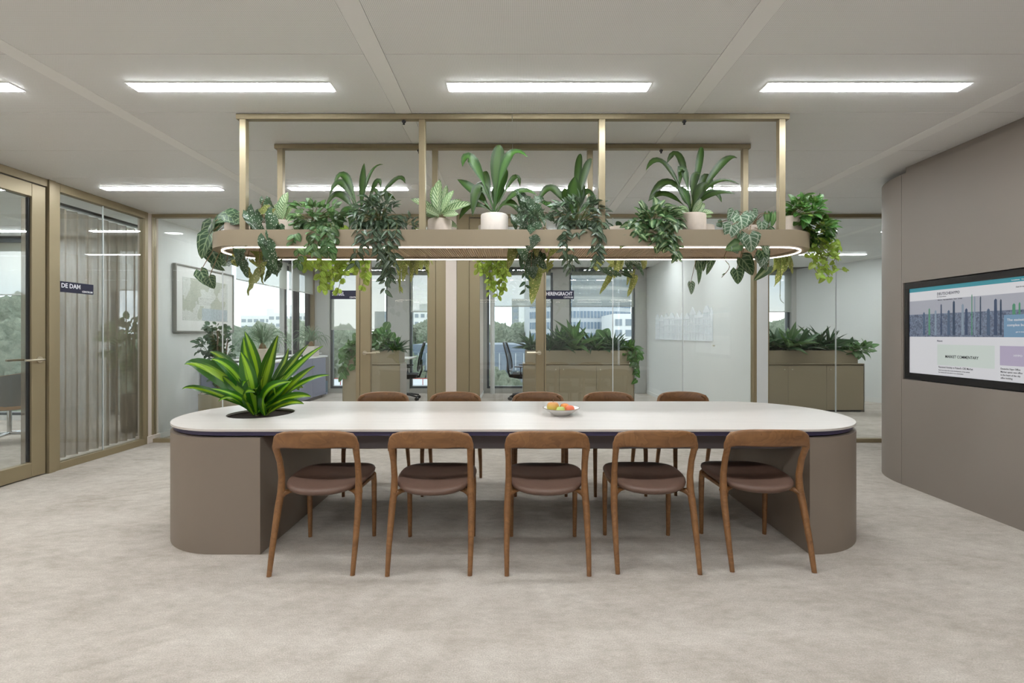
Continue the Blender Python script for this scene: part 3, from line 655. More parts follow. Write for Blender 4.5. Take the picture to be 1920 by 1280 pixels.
ST(.53, .115, 'Deutsche Hypo Office', .017, e_k, .8); ST(.53, .085, 'Market opens new office', .017, e_k, .8); ST(.53, .055, 'in the heart of the city', .017, e_k, .8); ST(.53, .025, 'office building', .017, e_k, .8)
ST(.58, .968, 'Locations   Contact   EN', .013, e_w); ST(.60, .90, 'Search term', .013, e_k)
SQ(.72, 1, .475, .480, 5, emat('screen_red', rgb(190, 70, 50)), 'picture_line')

# ============================================================ TABLE
def capsule(cl, cr, ym, R, n=28, flatR=None):
    pts = []
    for k in range(n + 1):
        a = -PI/2 + PI * k / n; pts.append((cr + R * math.cos(a), ym + R * math.sin(a)))
    for k in range(n + 1):
        a = PI/2 + PI * k / n; pts.append((cl + R * math.cos(a), ym + R * math.sin(a)))
    return pts
TY = 3.24; TR = .565; HX, HY, HR = -1.81, 3.235, .215
tb = empty('dining_table', (0, TY, 0), 0, 'long pale oval table on two taupe drum bases with a round planting hole', 'table')
def slab_with_hole(out, hole, z0, z1):
    """plate with a round hole: bridge by splitting into two half outlines through the hole"""
    mb = MB(); no = len(out); nh = len(hole)
    v = [(x, y, z1) for x, y in out] + [(x, y, z1) for x, y in hole] + [(x, y, z0) for x, y in out] + [(x, y, z0) for x, y in hole]
    # nearest outer vertices straight in front of and behind the hole are inserted by caller (index a,b); hole index ha,hb
    a, b = out.index(min(out, key=lambda q: (abs(q[0]-HX) > 1e-6, q[1]))), out.index(max(out, key=lambda q: (abs(q[0]-HX) < 1e-6, q[1])))
    ha, hb = 3 * nh // 4, nh // 4      # front (-y), back (+y)
    def rng(i, j, n): 
        r = [i]
        while i != j: i = (i + 1) % n; r.append(i)
        return r
    f = []
    o1 = rng(a, b, no); h1 = rng(ha, hb, nh)     # ccw outer from front to back = right side; ccw hole front->back = right side
    f.append([i for i in o1] + [no + i for i in h1[::-1]])
    o2 = rng(b, a, no); h2 = rng(hb, ha, nh)
    f.append([i for i in o2] + [no + i for i in h2[::-1]])
    off = no + nh
    f += [[off + i for i in q[::-1]] for q in f[:2]]
    mb.add(v, f)
    mb.add(v, [[off + i, off + (i+1) % no, (i+1) % no, i] for i in range(no)] , smooth=True)
    mb.add(v, [[no + i, no + (i+1) % nh, off + no + (i+1) % nh, off + no + i] for i in range(nh)], smooth=True)
    return mb
def with_hx(pts, ym, R):
    i = [k for k in range(len(pts)) if pts[k][0] > HX and pts[(k+1) % len(pts)][0] < HX][0:1]
    out = []; n = len(pts)
    for k in range(n):
        p, q = pts[k], pts[(k+1) % n]; out.append(p)
        if (p[0] - HX) * (q[0] - HX) < 0:
            s = (HX - p[0]) / (q[0] - p[0]); out.append((HX, p[1] + s * (q[1] - p[1])))
    return out
hole = [(HX + HR * math.cos(2*PI*k/32), HY + HR * math.sin(2*PI*k/32)) for k in range(32)]
slab_with_hole(with_hx(capsule(-1.756, 1.73, TY, TR), TY, TR), hole, .727, .74).build('tabletop', M_['top'], tb, world=True)
hole2 = [(HX + (HR+.004) * math.cos(2*PI*k/32), HY + (HR+.004) * math.sin(2*PI*k/32)) for k in range(32)]
slab_with_hole(with_hx(capsule(-1.756, 1.73, TY, TR - .018), TY, TR), hole2, .700, .7265).build('underlayer', M_['indigo'], tb, world=True)
BR = .515; BY = 3.195
left = [(-1.508, BY - BR)] + [(-1.785 - BR * math.sin(PI * k / 30), BY - BR * math.cos(PI * k / 30)) for k in range(31)] + [(-1.508, BY + BR)]
b1 = MB(); n = len(left); zz = (0, .695)
auto(b1.prism(left, 0, .69).build('table_base', M_['base'], tb, world=True))
right = [(1.742, BY - BR)] + [(1.76 + BR * math.sin(PI * k / 30), BY - BR * math.cos(PI * k / 30)) for k in range(31)] + [(1.742, BY + BR)]
n = len(right); b2 = MB().prism(right, 0, .69).build('table_base', M_['base'], tb, world=True)
auto(b2)
MB().bbox(-1.506, 1.74, 2.84, 3.60, .585, .699, .003).build('apron', M_['apron'], tb, world=True)
# planting liner and soil in the table hole
MB().lathe([(HR + .002, .7265), (HR + .002, .722), (.001, .722)], (HX, HY, 0), 32).build('soil', M_['soil'], tb, world=True)
# ============================================================ DINING CHAIRS
def make_chair():
    r = empty('dining_chair')
    wd_ = M_['wood']
    # seat pad (superellipse rings, dished top)
    mb = MB(); n = 36; rings = []
    def se(a, sx, sy, p=2.7):
        c, s = math.cos(a), math.sin(a); k = 1 / (abs(c)**p + abs(s)**p) ** (1/p)
        y = sy * k * s; x = sx * k * c
        return x * (1 + .06 * (y / .27)), y
    def ring(f, z, dz=True):
        out = []
        for k in range(n):
            x, y = se(2*PI*k/n, .232 * f, .262 * f)
            lift = .020 * (x/.232)**2 * 1.0 + .012 * max(0, y/.262)**2 - .006 if dz else 0
            out.append((x, y + .07, z + lift))
        return out
    lv = [(.25, .449), (.55, .449), (.8, .451), (.93, .450), (.985, .444), (1.0, .434), (.985, .424), (.93, .414), (.75, .404), (.4, .400)]
    for f, z in lv: rings.append(ring(f, z))
    v = [q for g in rings for q in g]; m = len(rings)
    mb.add(v, [[i*n+k, (i+1)*n+k, (i+1)*n+(k+1) % n, i*n+(k+1) % n] for i in range(m-1) for k in range(n)], smooth=True)
    mb.add(rings[0], [list(range(n))], smooth=True); mb.add(rings[-1], [list(range(n-1, -1, -1))], smooth=True)
    mb.build('seat', M_['seat'], r)
    # crest rail
    mb = MB(); S = 28; rows = []; w = .235
    for i in range(S + 1):
        s = -1 + 2 * i / S; s = math.copysign(abs(s) ** .8, s); x = w * s
        zb = .683; e = (1 - abs(s) ** 4.2) ** (1/2.3) if abs(s) < 1 else 0
        zt = .700 + .082 * e - .004 * abs(s); zb -= .028 * abs(s) ** 7
        y = -.175 - .052 * (1 - s * s); th = .0125 - .0030 * abs(s) ** 3
        lean = .018
        prof_ = [(-th*.6, zb), (-th, zb + .008), (-th, (zb+zt)/2), (-th*.9, zt - .010), (-th*.3, zt), (th*.5, zt - .001), (th, zt - .010), (th, (zb+zt)/2), (th, zb + .010), (th*.5, zb)]
        rows.append([(x, y + q - lean * (z - .70) / .1, z) for q, z in prof_])
    k_ = len(rows[0]); v = [q for g in rows for q in g]
    mb.add(v, [[i*k_+j, (i+1)*k_+j, (i+1)*k_+(j+1) % k_, i*k_+(j+1) % k_] for i in range(S) for j in range(k_)], smooth=True)
    mb.add(rows[0], [list(range(k_))]); mb.add(rows[-1], [list(range(k_-1, -1, -1))])
    mb.build('backrest', wd_, r)
    for s in (-1, 1):
        # rear leg: splayed, thickest at the seat, flows into the crest
        path = [(s*.222, -.240, 0), (s*.2235, -.200, .14), (s*.2215, -.140, .33), (s*.2165, -.114, .415), (s*.2150, -.112, .50), (s*.2155, -.134, .59), (s*.2170, -.168, .66), (s*.2165, -.176, .695), (s*.211, -.181, .722), (s*.198, -.186, .742), (s*.172, -.195, .752)]
        MB().tube(path, [(.0125, .013), (.0155, .016), (.0195, .020), (.0205, .022), (.0175, .019), (.0165, .016), (.0175, .0155), (.0178, .0155), (.0175, .015), (.0165, .0135), (.012, .009)], 12, up=(0, 1, 0)).build('leg', wd_, r)
        path = [(s*.204, .243, 0), (s*.205, .24, .2), (s*.205, .236, .36), (s*.202, .232, .405), (s*.195, .228, .418)]
        MB().tube(path, [(.0125, .0125), (.0155, .0155), (.0175, .0175), (.018, .018), (.013, .013)], 12, up=(0, 1, 0)).build('leg', wd_, r)
    f = MB()
    for s in (-1, 1):
        f.tube([(s*.216, -.112, .395), (s*.202, -.105, .404), (s*.18, -.09, .408), (s*.14, -.06, .408), (s*.11, -.02, .402)], [(.03, .020), (.020, .017), (.014, .012), (.012, .009), (.010, .006)], 10, up=(0, 0, 1))
        f.tube([(s*.205, .235, .398), (s*.20, .10, .400), (s*.19, -.04, .399), (s*.205, -.105, .398)], [(.012, .012)]*4, 8)
    f.tube([(-.2, .232, .395), (0, .25, .395), (.2, .232, .395)], .012, 8)
    f.build('seat_frame', wd_, r)
    return r
chair = make_chair(); first = True
front = [(-1.108, 2.682, .03, 'leftmost'), (-.470, 2.682, .015, 'second from the left'), (.178, 2.682, -.005, 'middle'), (.783, 2.70, -.015, 'fourth from the left'), (1.417, 2.72, -.02, 'rightmost')]
back = [(-1.18, 3.885, PI + .02, 'leftmost', 'beside the green striped plant'), (-.54, 3.885, PI - .02, 'second from the left', 'below the pale pillar'), (.205, 3.885, PI, 'middle', 'behind the fruit bowl'), (.84, 3.885, PI + .03, 'fourth from the left', 'right of the fruit bowl'), (1.505, 3.90, PI - .02, 'rightmost', 'at the table right end')]
for x, y, a, w in front:
    c = chair if first else copy_tree(chair); first = False; c.location = (x, y, 0); c.rotation_euler = (0, 0, a)
    tag(c, 'curved walnut chair, back to the camera, %s of the near row' % w, 'chair', 'wooden chairs around the long table')
for x, y, a, w, q in back:
    c = copy_tree(chair); c.location = (x, y, 0); c.rotation_euler = (0, 0, a)
    tag(c, 'walnut chair facing camera, %s of far row, %s' % (w, q), 'chair', 'wooden chairs around the long table')
# ============================================================ FRUIT BOWL
bx, by = .322, 3.17
bw = empty('fruit_bowl', (bx, by, .74), 0, 'shallow white ceramic bowl holding fruit on the table', 'bowl')
MB().lathe([(.001, 0), (.055, 0), (.058, .004), (.062, .008), (.095, .026), (.125, .048), (.127, .050), (.124, .051), (.092, .031), (.058, .013), (.001, .010)], (0, 0, 0), 40).build('dish', M_['white'], bw)
MB().lathe([(.1245, .0485), (.1278, .0488), (.1278, .0512), (.1240, .0515)], (0, 0, 0), 40).build('rim', mat('rim_brown', rgb(120, 96, 76), .4), bw)
def fruit(name, x, y, z, r, m, label, squash=.92, dent=.16, stem=True):
    e = empty(name, (bx + x, by + y, .74 + z), 0, label, 'fruit', 'fruit in the white bowl')
    pr = []
    for k in range(17):
        t = PI * k / 16; rr = r * math.sin(t) * (1 + .05 * math.cos(t)); zz = -r * squash * math.cos(t)
        if k > 12: zz -= dent * r * (1 - math.sin(t)) * 1.4
        pr.append((max(rr, .0004), zz + r * squash))
    MB().lathe(pr, (0, 0, 0), 24).build('flesh', m, e)
    if stem: MB().tube([(0, 0, r*1.5), (.002, 0, r*2.0), (.004, 0, r*2.15)], .0018, 6).build('stalk', M_['stemb'], e)
def fmat(name, a, b, sc=9):
    m = bpy.data.materials.new(name); m.use_nodes = True; t = m.node_tree; p = t.nodes['Principled BSDF']; tc = N(t, 'ShaderNodeTexCoord')
    n = N(t, 'ShaderNodeTexNoise'); n.inputs['Scale'].default_value = sc; n.inputs['Detail'].default_value = 3; t.links.new(tc.outputs['Object'], n.inputs[0])
    sx = N(t, 'ShaderNodeSeparateXYZ'); t.links.new(tc.outputs['Object'], sx.inputs[0])
    f = M(t, 'ADD', M(t, 'MULTIPLY', sx.outputs[2], 12), M(t, 'SUBTRACT', n.outputs['Fac'], .62), clamp=True)
    t.links.new(mixc(t, f, a, b), p.inputs['Base Color']); p.inputs['Roughness'].default_value = .35; return m
fruit('apple', -.058, .0, .016, .044, fmat('apple_skin', rgb(176, 178, 60), rgb(214, 110, 84)), 'big apple, yellow green below and rosy on top, at the bowl left')
fruit('peach', .028, .035, .014, .035, fmat('peach_skin', rgb(236, 168, 70), rgb(206, 84, 52), 16), 'orange and red peach behind in the bowl', dent=.1, stem=False)
fruit('apple', -.010, -.048, .014, .030, fmat('green_apple_skin', rgb(170, 190, 100), rgb(176, 196, 120)), 'small green apple in front in the bowl')
fruit('peach', .058, -.025, .014, .032, fmat('nectarine_skin', rgb(214, 110, 74), rgb(204, 92, 66), 14), 'red peach at the bowl right', dent=.1, stem=False)
# ============================================================ HANGING PLANTER
PY, PR, PCL, PCR = 3.225, .295, -1.80, 1.745
PZ0, PZ1 = 1.876, 1.979
hp = empty('hanging_planter', (0, PY, PZ0), 0, 'long oval bronze planter hung from the ceiling on square posts with a light strip below', 'planter')
out = capsule(PCL, PCR, PY, PR, 24); inn = capsule(PCL, PCR, PY, PR - .008, 24)
n = len(out); mb = MB()
v = [(x, y, PZ0) for x, y in out] + [(x, y, PZ1) for x, y in out] + [(x, y, PZ1) for x, y in inn] + [(x, y, PZ0 + .02) for x, y in inn]
for a in range(3): mb.add(v, [[a*n + i, a*n + (i+1) % n, (a+1)*n + (i+1) % n, (a+1)*n + i] for i in range(n)])
mb.add([(x, y, PZ0 + .02) for x, y in inn], [list(range(n))])
# underside ring between rim and recess
rc = capsule(PCL, PCR, PY, PR - .075, 24)
mb.add([(x, y, PZ0) for x, y in out] + [(x, y, PZ0) for x, y in rc] + [(x, y, PZ0 + .018) for x, y in rc], [[(i+1) % n, i, n + i, n + (i+1) % n] for i in range(n)] + [[n + (i+1) % n, n + i, 2*n + i, 2*n + (i+1) % n] for i in range(n)])
auto(mb.build('tray', M_['tray'], hp, world=True))
mb = MB(); mb.add([(x, y, PZ0 + .0178) for x, y in rc], [list(range(n - 1, -1, -1))])
k = PCL - .16
while k < PCR + .16:
    dx = max(0, (PCL - k), (k - PCR)); hw = math.sqrt(max(0, (PR - .09) ** 2 - dx * dx)); mb.box(k, k + .006, PY - hw, PY + hw, PZ0 + .010, PZ0 + .0177); k += .016
tag(mb.build('ribbed_underside', M_['traygrille'], hp, world=True), kind='stuff')
# LED strip ring
lo, li = capsule(PCL, PCR, PY, PR - .050, 24), capsule(PCL, PCR, PY, PR - .058, 24)
mb = MB(); v = [(x, y, PZ0 - .006) for x, y in lo] + [(x, y, PZ0 - .006) for x, y in li] + [(x, y, PZ0 - .0002) for x, y in lo] + [(x, y, PZ0 - .0002) for x, y in li]
mb.add(v, [[(i+1) % n, i, n+i, n+(i+1) % n] for i in range(n)] + [[i, (i+1) % n, 2*n+(i+1) % n, 2*n+i] for i in range(n)] + [[n+(i+1) % n, n+i, 3*n+i, 3*n+(i+1) % n] for i in range(n)])
mb.build('light_strip', M_['led'], hp, world=True)
for yr, x0, x1 in ((2.99, -1.831, 1.80), (3.463, -1.831, 1.79)):
    xm = -.02
    for a, b in ((x0, xm - .0015), (xm + .0015, x1)): MB().bbox(a, b, yr - .021, yr + .021, 2.713, ZC - .003, .002).build('ceiling_rail', M_['bronze'], hp, world=True)
    for x in (-1.788, -.611, .570, 1.752):
        MB().bbox(x - .021, x + .021, yr - .019, yr + .019, PZ0 + .022, 2.7128, .002).build('post', M_['bronze'], hp, world=True)
    for x in (-.735, 1.115): MB().lathe([(.001, 0), (.006, 0), (.014, -.006), (.014, -.012), (.006, -.02), (.008, -.028), (.001, -.03)], (x, yr, 2.7128), 10).build('cable_clip', M_['dark'], hp, world=True)
sp = MB().lathe([(.001, -.004), (.06, -.005), (.088, -.006), (.095, -.003), (.095, 0)], (0, 0, 0), 28).build('ceiling_speaker', M_['strip']); sp.location = (-.93, 4.45, ZC - .002)
tag(sp, 'round white ceiling speaker behind the striped plant', 'speaker')

# ============================================================ PLANTS ON THE PLANTER
TZ = PZ0 + .022
rp = random.Random(11)
def plant(name, label, px, py, D, w, m=None, cat='potted plant', floor=TZ, group='potted plants on the hanging planter'):
    """pot rim at pixel (px,py) at distance D, w = diameter"""
    c = P(px, py, D); e = empty(name, (c.x, D, floor), 0, label, cat, group)
    h = max(.08, c.z - floor); pot(e, (c.x, D, floor + .0005), w / 2, h, m or M_['pot'])
    return e, Vector((c.x, D, floor + h - .015))
def stems(root, paths, m, r=.0022):
    mb = MB(); o = total_loc(root)
    for p in paths: mb.tube([Vector(q) - o for q in p], r, 4, cap=False)
    ob = mb.build('stem', m, root)
    if len(paths) > 1: tag(ob, kind='stuff')
    return ob
def smooth(pts, k=4):
    pts = [Vector(p) for p in pts]; out = []
    for i in range(len(pts) - 1):
        p0, p1, p2, p3 = pts[max(i-1, 0)], pts[i], pts[i+1], pts[min(i+2, len(pts)-1)]
        for j in range(k):
            t = j / k; out.append(.5 * ((2*p1) + (p2-p0)*t + (2*p0-5*p1+4*p2-p3)*t*t + (-p0+3*p1-3*p2+p3)*t**3))
    out.append(pts[-1]); return out
def vine(root, src, pts, kind, g, L, W, step, sm=None, down=.7, rnd=None, **kw):
    """trailing stem through pixel points [(px,py,D)], leaves alternate along it"""
    rnd = rnd or rp; ms = leaves_of(kind, g, **kw); path = smooth([src] + [P(*q) for q in pts]); stems(root, [path], sm or M_['stem'])
    acc = 0; side = 1
    for i in range(1, len(path)):
        seg = (path[i] - path[i-1]); acc += seg.length
        while acc > step:
            acc -= step; side = -side; t = seg.normalized()
            d = Vector((side * rnd.uniform(.5, 1.0), rnd.uniform(-.5, .2), 0)) + t * rnd.uniform(.1, .7) + Vector((0, 0, -down * rnd.uniform(.2, .9)))
            nrm = Vector((rnd.uniform(-.5, .5), -1, rnd.uniform(-.1, .9)))
            s = rnd.uniform(.75, 1.15); put_leaf(root, rnd.choice(ms), path[i] - seg * rnd.random(), d, nrm, L * s, W * s)
def bush(root, src, cx, cy, rx, ry, D, n, kind, g, L, W, sm=None, rD=.12, upb=.1, rnd=None, **kw):
    """leafy mass: leaves on short stems inside a pixel ellipse"""
    rnd = rnd or rp; ms = leaves_of(kind, g, **kw); st = []; c = P(cx, cy, D); sc = D / F
    for i in range(n):
        while True:
            a, b, q = rnd.uniform(-1, 1), rnd.uniform(-1, 1), rnd.uniform(-1, 1)
            if .25 < a*a + b*b + q*q < 1: break
        p = Vector((c.x + a*rx*sc, D + q*rD - .02, c.z + b*ry*sc)); d = Vector((a + rnd.uniform(-.5, .5), q*.8 - .35 + rnd.uniform(-.3, .3), b*.7 + upb + rnd.uniform(-.6, .4)))
        if d.length < .1: d = Vector((0, -1, 0))
        nrm = Vector((rnd.uniform(-.4, .4) + a*.3, -.8, .9)); s = rnd.uniform(.75, 1.2)
        put_leaf(root, rnd.choice(ms), p, d, nrm, L*s, W*s)
        if i % 3 == 0: st.append(smooth([src, (src + p) / 2 + Vector((0, 0, .02)), p], 3))
    if st: stems(root, st, sm or M_['stem'])
def bigleaf(root, src, base, tip, D, w, kind, g, sm=None, nrm=(0, -1, .25), petiole=True, D2=None, **kw):
    """one placed leaf: base and tip as pixels"""
    b = P(base[0], base[1], D); t = P(tip[0], tip[1], D2 or D); d = t - b; ms = leaves_of(kind, g, **kw)
    w *= {'wing': 1.25, 'heart': 1.12}.get(kind, 1)
    if kind == 'wing':
        for q in range(2):
            o_ = Vector((rp.uniform(-.035, .035), rp.uniform(-.01, .05), rp.uniform(-.02, .05))); s_ = rp.uniform(.45, .75)
            put_leaf(root, rp.choice(ms), b + o_, d + Vector((rp.uniform(-.4, .4), rp.uniform(-.2, .2), rp.uniform(-.3, .2))) * d.length, Vector((rp.uniform(-.5, .5), -1, rp.uniform(0, .8))), d.length * s_, w * s_)
    put_leaf(root, rp.choice(ms[:2]), b, d, Vector(nrm) + Vector((rp.uniform(-.25, .25), 0, rp.uniform(-.2, .2))), d.length, w)
    if petiole: stems(root, [smooth([src, (src + b) / 2 + Vector((0, -.02, .04)), b], 4)], sm or M_['stemb'], .0025)
def rosette(root, c, n, L, W, kind, g, e0=.3, e1=1.3, rnd=None, own=False, az=None, r0=.02, droop=0, **kw):
    rnd = rnd or rp; ms = leaves_of(kind, g, **kw)
    for i in range(n):
        a = 2.399 * i + rnd.uniform(-.3, .3); el = e0 + (e1 - e0) * (i / max(1, n - 1)) + rnd.uniform(-.1, .1); s = rnd.uniform(.8, 1.15)
        d = Vector((math.cos(a) * math.cos(el), math.sin(a) * math.cos(el), math.sin(el))); b = c + Vector((math.cos(a), math.sin(a), 0)) * r0
        if own:
            pk = b + d * L * s * .6; tip = b + d * L * s * .95 + Vector((0, 0, -droop * L * math.cos(el)))
            strap(root, b, pk, tip, W * s, g, nrm=(-d.x * .6, -.5, 1.0))
        else: put_leaf(root, rnd.choice(ms), b, d, Vector((-d.x*.5, -.5 - d.y*.3, 1.0)), L * s, W * s)

# 1 left end: veined heart leaves
e, s = plant('veined_plant', 'dark green plant with pale veined heart leaves at the far left end of the planter', 452, 420, 3.16, .20)
for b, t, D, w in (((440, 404), (386, 412), 3.1, .10), ((425, 402), (455, 416), 3.05, .10), ((420, 408), (400, 436), 3.12, .09), ((397, 418), (378, 458), 3.12, .10), ((392, 440), (375, 485), 3.1, .12), ((398, 470), (412, 502), 3.2, .12), ((390, 455), (398, 490), 3.2, .10), ((425, 490), (438, 482), 3.3, .10), ((400, 495), (421, 507), 3.3, .05), ((437, 478), (415, 498), 3.35, .12), ((428, 470), (436, 497), 3.4, .10), ((376, 508), (390, 536), 3.1, .085), ((392, 520), (401, 541), 3.05, .085), ((450, 408), (430, 420), 3.05, .08), ((402, 425), (385, 445), 3.2, .09)):
    bigleaf(e, s, b, t, D, w, 'heart', 'veind')
# 2 spotted begonia
e, s = plant('spotted_begonia', 'begonia with long white spotted leaves over the left end of the light strip', 492, 422, 3.12, .15)
for b, t, D, w, g in (((478, 398), (484, 455), 2.98, .085, 'spot'), ((470, 404), (500, 450), 2.96, .08, 'spot'), ((512, 404), (506, 455), 2.95, .09, 'spot'), ((500, 392), (470, 405), 3.05, .06, 'spoty'), ((495, 375), (500, 404), 3.1, .05, 'spot'), ((500, 450), (512, 505), 2.93, .10, 'spot'), ((482, 440), (458, 462), 2.95, .06, 'spoty'), ((450, 463), (450, 492), 3.0, .075, 'spot'), ((480, 462), (498, 490), 3.2, .09, 'spoty'), ((455, 488), (462, 520), 3.15, .06, 'spot'), ((460, 500), (474, 530), 3.2, .05, 'spoty'), ((505, 488), (516, 515), 3.1, .08, 'spot'), ((518, 495), (494, 528), 3.12, .05, 'spot'), ((488, 512), (453, 549), 3.05, .085, 'spoty'), ((522, 430), (534, 462), 3.05, .05, 'spoty'), ((492, 478), (480, 500), 3.3, .08, 'spoty'), ((440, 488), (446, 500), 3.25, .05, 'spoty'), ((516, 420), (520, 450), 3.0, .07, 'spot')):
    bigleaf(e, s, b, t, D, w, 'wing', g, wav=.06)
# 3 small striped plant beside
e, s = plant('striped_calathea', 'small pale striped plant behind the spotted begonia, left rear post', 530, 416, 3.3, .17)
for b, t, w in (((530, 412), (537, 358), .085), ((526, 412), (515, 378), .075), ((535, 412), (556, 376), .05), ((528, 412), (508, 400), .06), ((536, 414), (562, 398), .06), ((530, 412), (526, 372), .075)):
    bigleaf(e, s, b, t, 3.28, w, 'oval', 'cala', petiole=False, nrm=(0, -1, .4))
# 4 hoya green trailing
e, s = plant('trailing_wax_plant', 'full green trailing plant with lower strands coloured lime as lit by the strip', 585, 420, 3.12, .17)
bush(e, s, 597, 404, 46, 20, 3.08, 105, 'oval', 'hoya', .060, .043, rD=.14, upb=.1)
for px, y2, D, g in ((553, 455, 2.93, 'hoya'), (563, 500, 3.0, 'hoya'), (575, 505, 3.15, 'lime'), (582, 470, 2.93, 'hoya'), (590, 475, 2.92, 'hoya'), (600, 540, 3.05, 'lime'), (606, 478, 2.92, 'hoya'), (611, 470, 2.91, 'hoya'), (618, 480, 2.91, 'hoya'), (624, 462, 2.92, 'hoya')):  # lime strands: yellow light from the strip is put into the leaf colour
    vine(e, s, [(px, 418, D + .05), (px + 2, 440, D), (px + rp.uniform(-4, 4), (440 + y2) / 2, D), (px + rp.uniform(-4, 4), y2, D)], 'oval', g, .056, .043, .024)
e, s = plant('lime_trailing_plant', 'lime green trailing plant hanging from the rear edge left of the first door', 612, 424, 3.42, .15)
for px, y2 in ((578, 495), (590, 500), (598, 545), (607, 535), (614, 541), (622, 530), (632, 515), (640, 500), (648, 520), (662, 510), (637, 548), (655, 500), (672, 505), (688, 515), (682, 545)):
    vine(e, s, [(px, 432, 3.5), (px, 470, 3.56), (px + rp.uniform(-5, 5), (478 + y2) / 2, 3.56), (px + rp.uniform(-6, 6), y2, 3.55)], 'oval', 'lime', .052, .045, .026)
# 5 dracaena A
e, s = plant('strap_leaf_plant', 'tall plant with arching dark strap leaves, leftmost of the four tall ones', 677, 424, 3.27, .16)
def SL(e, base, items, D, g='drac2'):
    for (pk, tp, w) in items:
        d2 = rp.uniform(-.12, .12); b = P(base[0] + rp.uniform(-3, 3), base[1], D); w *= 1.1
        strap(e, b, P(pk[0], pk[1], D + d2*.5), P(tp[0], tp[1], D + d2), w, g, kind='petiole', nrm=(rp.uniform(-.2, .2), -.85, .5), wav=.05)
SL(e, (677, 420), [((680, 350), (683, 306), .045), ((690, 336), (718, 308), .03), ((650, 334), (626, 347), .055), ((644, 345), (617, 370), .055), ((640, 366), (610, 390), .06), ((704, 345), (714, 352), .04), ((735, 343), (760, 344), .045), ((708, 368), (742, 375), .05), ((652, 392), (640, 430), .06), ((664, 388), (656, 428), .06), ((664, 394), (661, 430), .05), ((690, 380), (700, 415), .05), ((700, 358), (712, 385), .03)], 3.25)
stems(e, [[P(677, 424, 3.25), P(678, 372, 3.25)]], M_['stemb'], .009)
# 6 tradescantia
e, s = plant('silver_trailing_plant', 'dense dark silvery trailing plant right of the leftmost tall plant', 712, 424, 3.12, .17)
bush(e, s, 710, 405, 38, 30, 3.06, 190, 'lance', 'trad', .075, .028, rD=.14, upb=-.1)
for px, y2, D in ((672, 455, 2.93), (680, 470, 2.93), (668, 495, 3.0), (700, 460, 2.92), (708, 480, 2.92), (715, 500, 2.95), (722, 520, 3.0), (727, 490, 2.92), (735, 500, 2.95), (742, 455, 2.92), (718, 545, 3.05), (730, 530, 3.0)):
    vine(e, s, [(px, 415, D + .05), (px, 440, D), (px + rp.uniform(-4, 4), (440+y2)/2, D), (px + rp.uniform(-5, 5), y2, D)], 'lance', 'trad', .068, .027, .020)
e, s = plant('small_trailing_plant', 'low dark trailing plant behind the silvery one', 760, 426, 3.35, .14)
bush(e, s, 762, 420, 22, 12, 3.3, 40, 'lance', 'trad', .05, .022, rD=.08)
e, s = plant('olive_begonia', 'olive spotted begonia hanging from the rear edge by the first door frame', 757, 424, 3.44, .14)
for b, t, w in (((745, 482), (748, 520), .05), ((757, 482), (762, 515), .05), ((768, 484), (775, 510), .06), ((775, 480), (770, 530), .04), ((780, 484), (782, 515), .045), ((740, 480), (738, 500), .05), ((798, 485), (805, 520), .03), ((792, 488), (790, 505), .03), ((750, 520), (748, 548), .015), ((760, 500), (755, 528), .04), ((765, 470), (772, 500), .07)):
    bigleaf(e, s, b, t, 3.57, w, 'wing', 'spoty', petiole=False)
for px, y2 in ((750, 550), (760, 520), (775, 520), (798, 510), (742, 500)):
    vine(e, s, [(px, 432, 3.52), (px, 480, 3.57), (px, y2, 3.57)], 'lance', 'spoty', .04, .014, .04)
# 7 calathea
e, s = plant('striped_calathea', 'pale green striped calathea in a taupe pot left of the middle tall plant', 825, 413, 3.12, .165)
rosette(e, s, 5, .11, .05, 'oval', 'cala', .1, .5)
for b, t, w in (((822, 410), (817, 328), .075), ((826, 405), (838, 345), .05), ((822, 400), (768, 364), .055), ((824, 405), (790, 385), .065), ((828, 400), (862, 368), .055), ((828, 402), (886, 378), .065), ((830, 404), (860, 400), .06), ((820, 404), (798, 398), .06), ((826, 412), (858, 425), .05), ((824, 402), (806, 345), .06), ((828, 398), (850, 355), .05)):
    bigleaf(e, s, b, t, 3.10 + rp.uniform(-.08, .08), w, 'oval', 'cala', petiole=False, nrm=(0, -1, .35))
# 8 dracaena B
e, s = plant('strap_leaf_plant', 'tall bright green strap leaved plant in a round pale pot at the planter middle', 927, 404, 3.10, .187, M_['potwhite'])
SL(e, (927, 402), [((932, 310), (937, 271), .085), ((887, 303), (867, 313), .07), ((950, 300), (989, 294), .06), ((937, 345), (951, 318), .08), ((893, 362), (857, 336), .07), ((933, 365), (939, 339), .08), ((968, 362), (1006, 365), .055), ((962, 335), (975, 350), .04), ((888, 384), (861, 412), .055), ((901, 352), (886, 406), .08), ((952, 380), (975, 402), .055), ((905, 350), (895, 372), .06), ((908, 385), (913, 392), .04), ((910, 335), (905, 325), .06)], 3.10)
# behind pot: dark leaf
# 9 lime hoya rear
e, s = plant('lime_trailing_plant', 'lime green trailing plant hanging behind, right of the pale middle pillar', 915, 424, 3.44, .15)
for px, y2 in ((898, 510), (905, 515), (912, 512), (922, 540), (930, 555), (938, 520), (945, 545), (925, 500), (950, 515), (918, 553), (942, 540), (934, 510)):
    vine(e, s, [(px, 432, 3.5), (px, 478, 3.56), (px + rp.uniform(-4, 4), (480 + y2) / 2, 3.56), (px + rp.uniform(-4, 4), y2, 3.55)], 'oval', 'lime', .052, .034, .024)
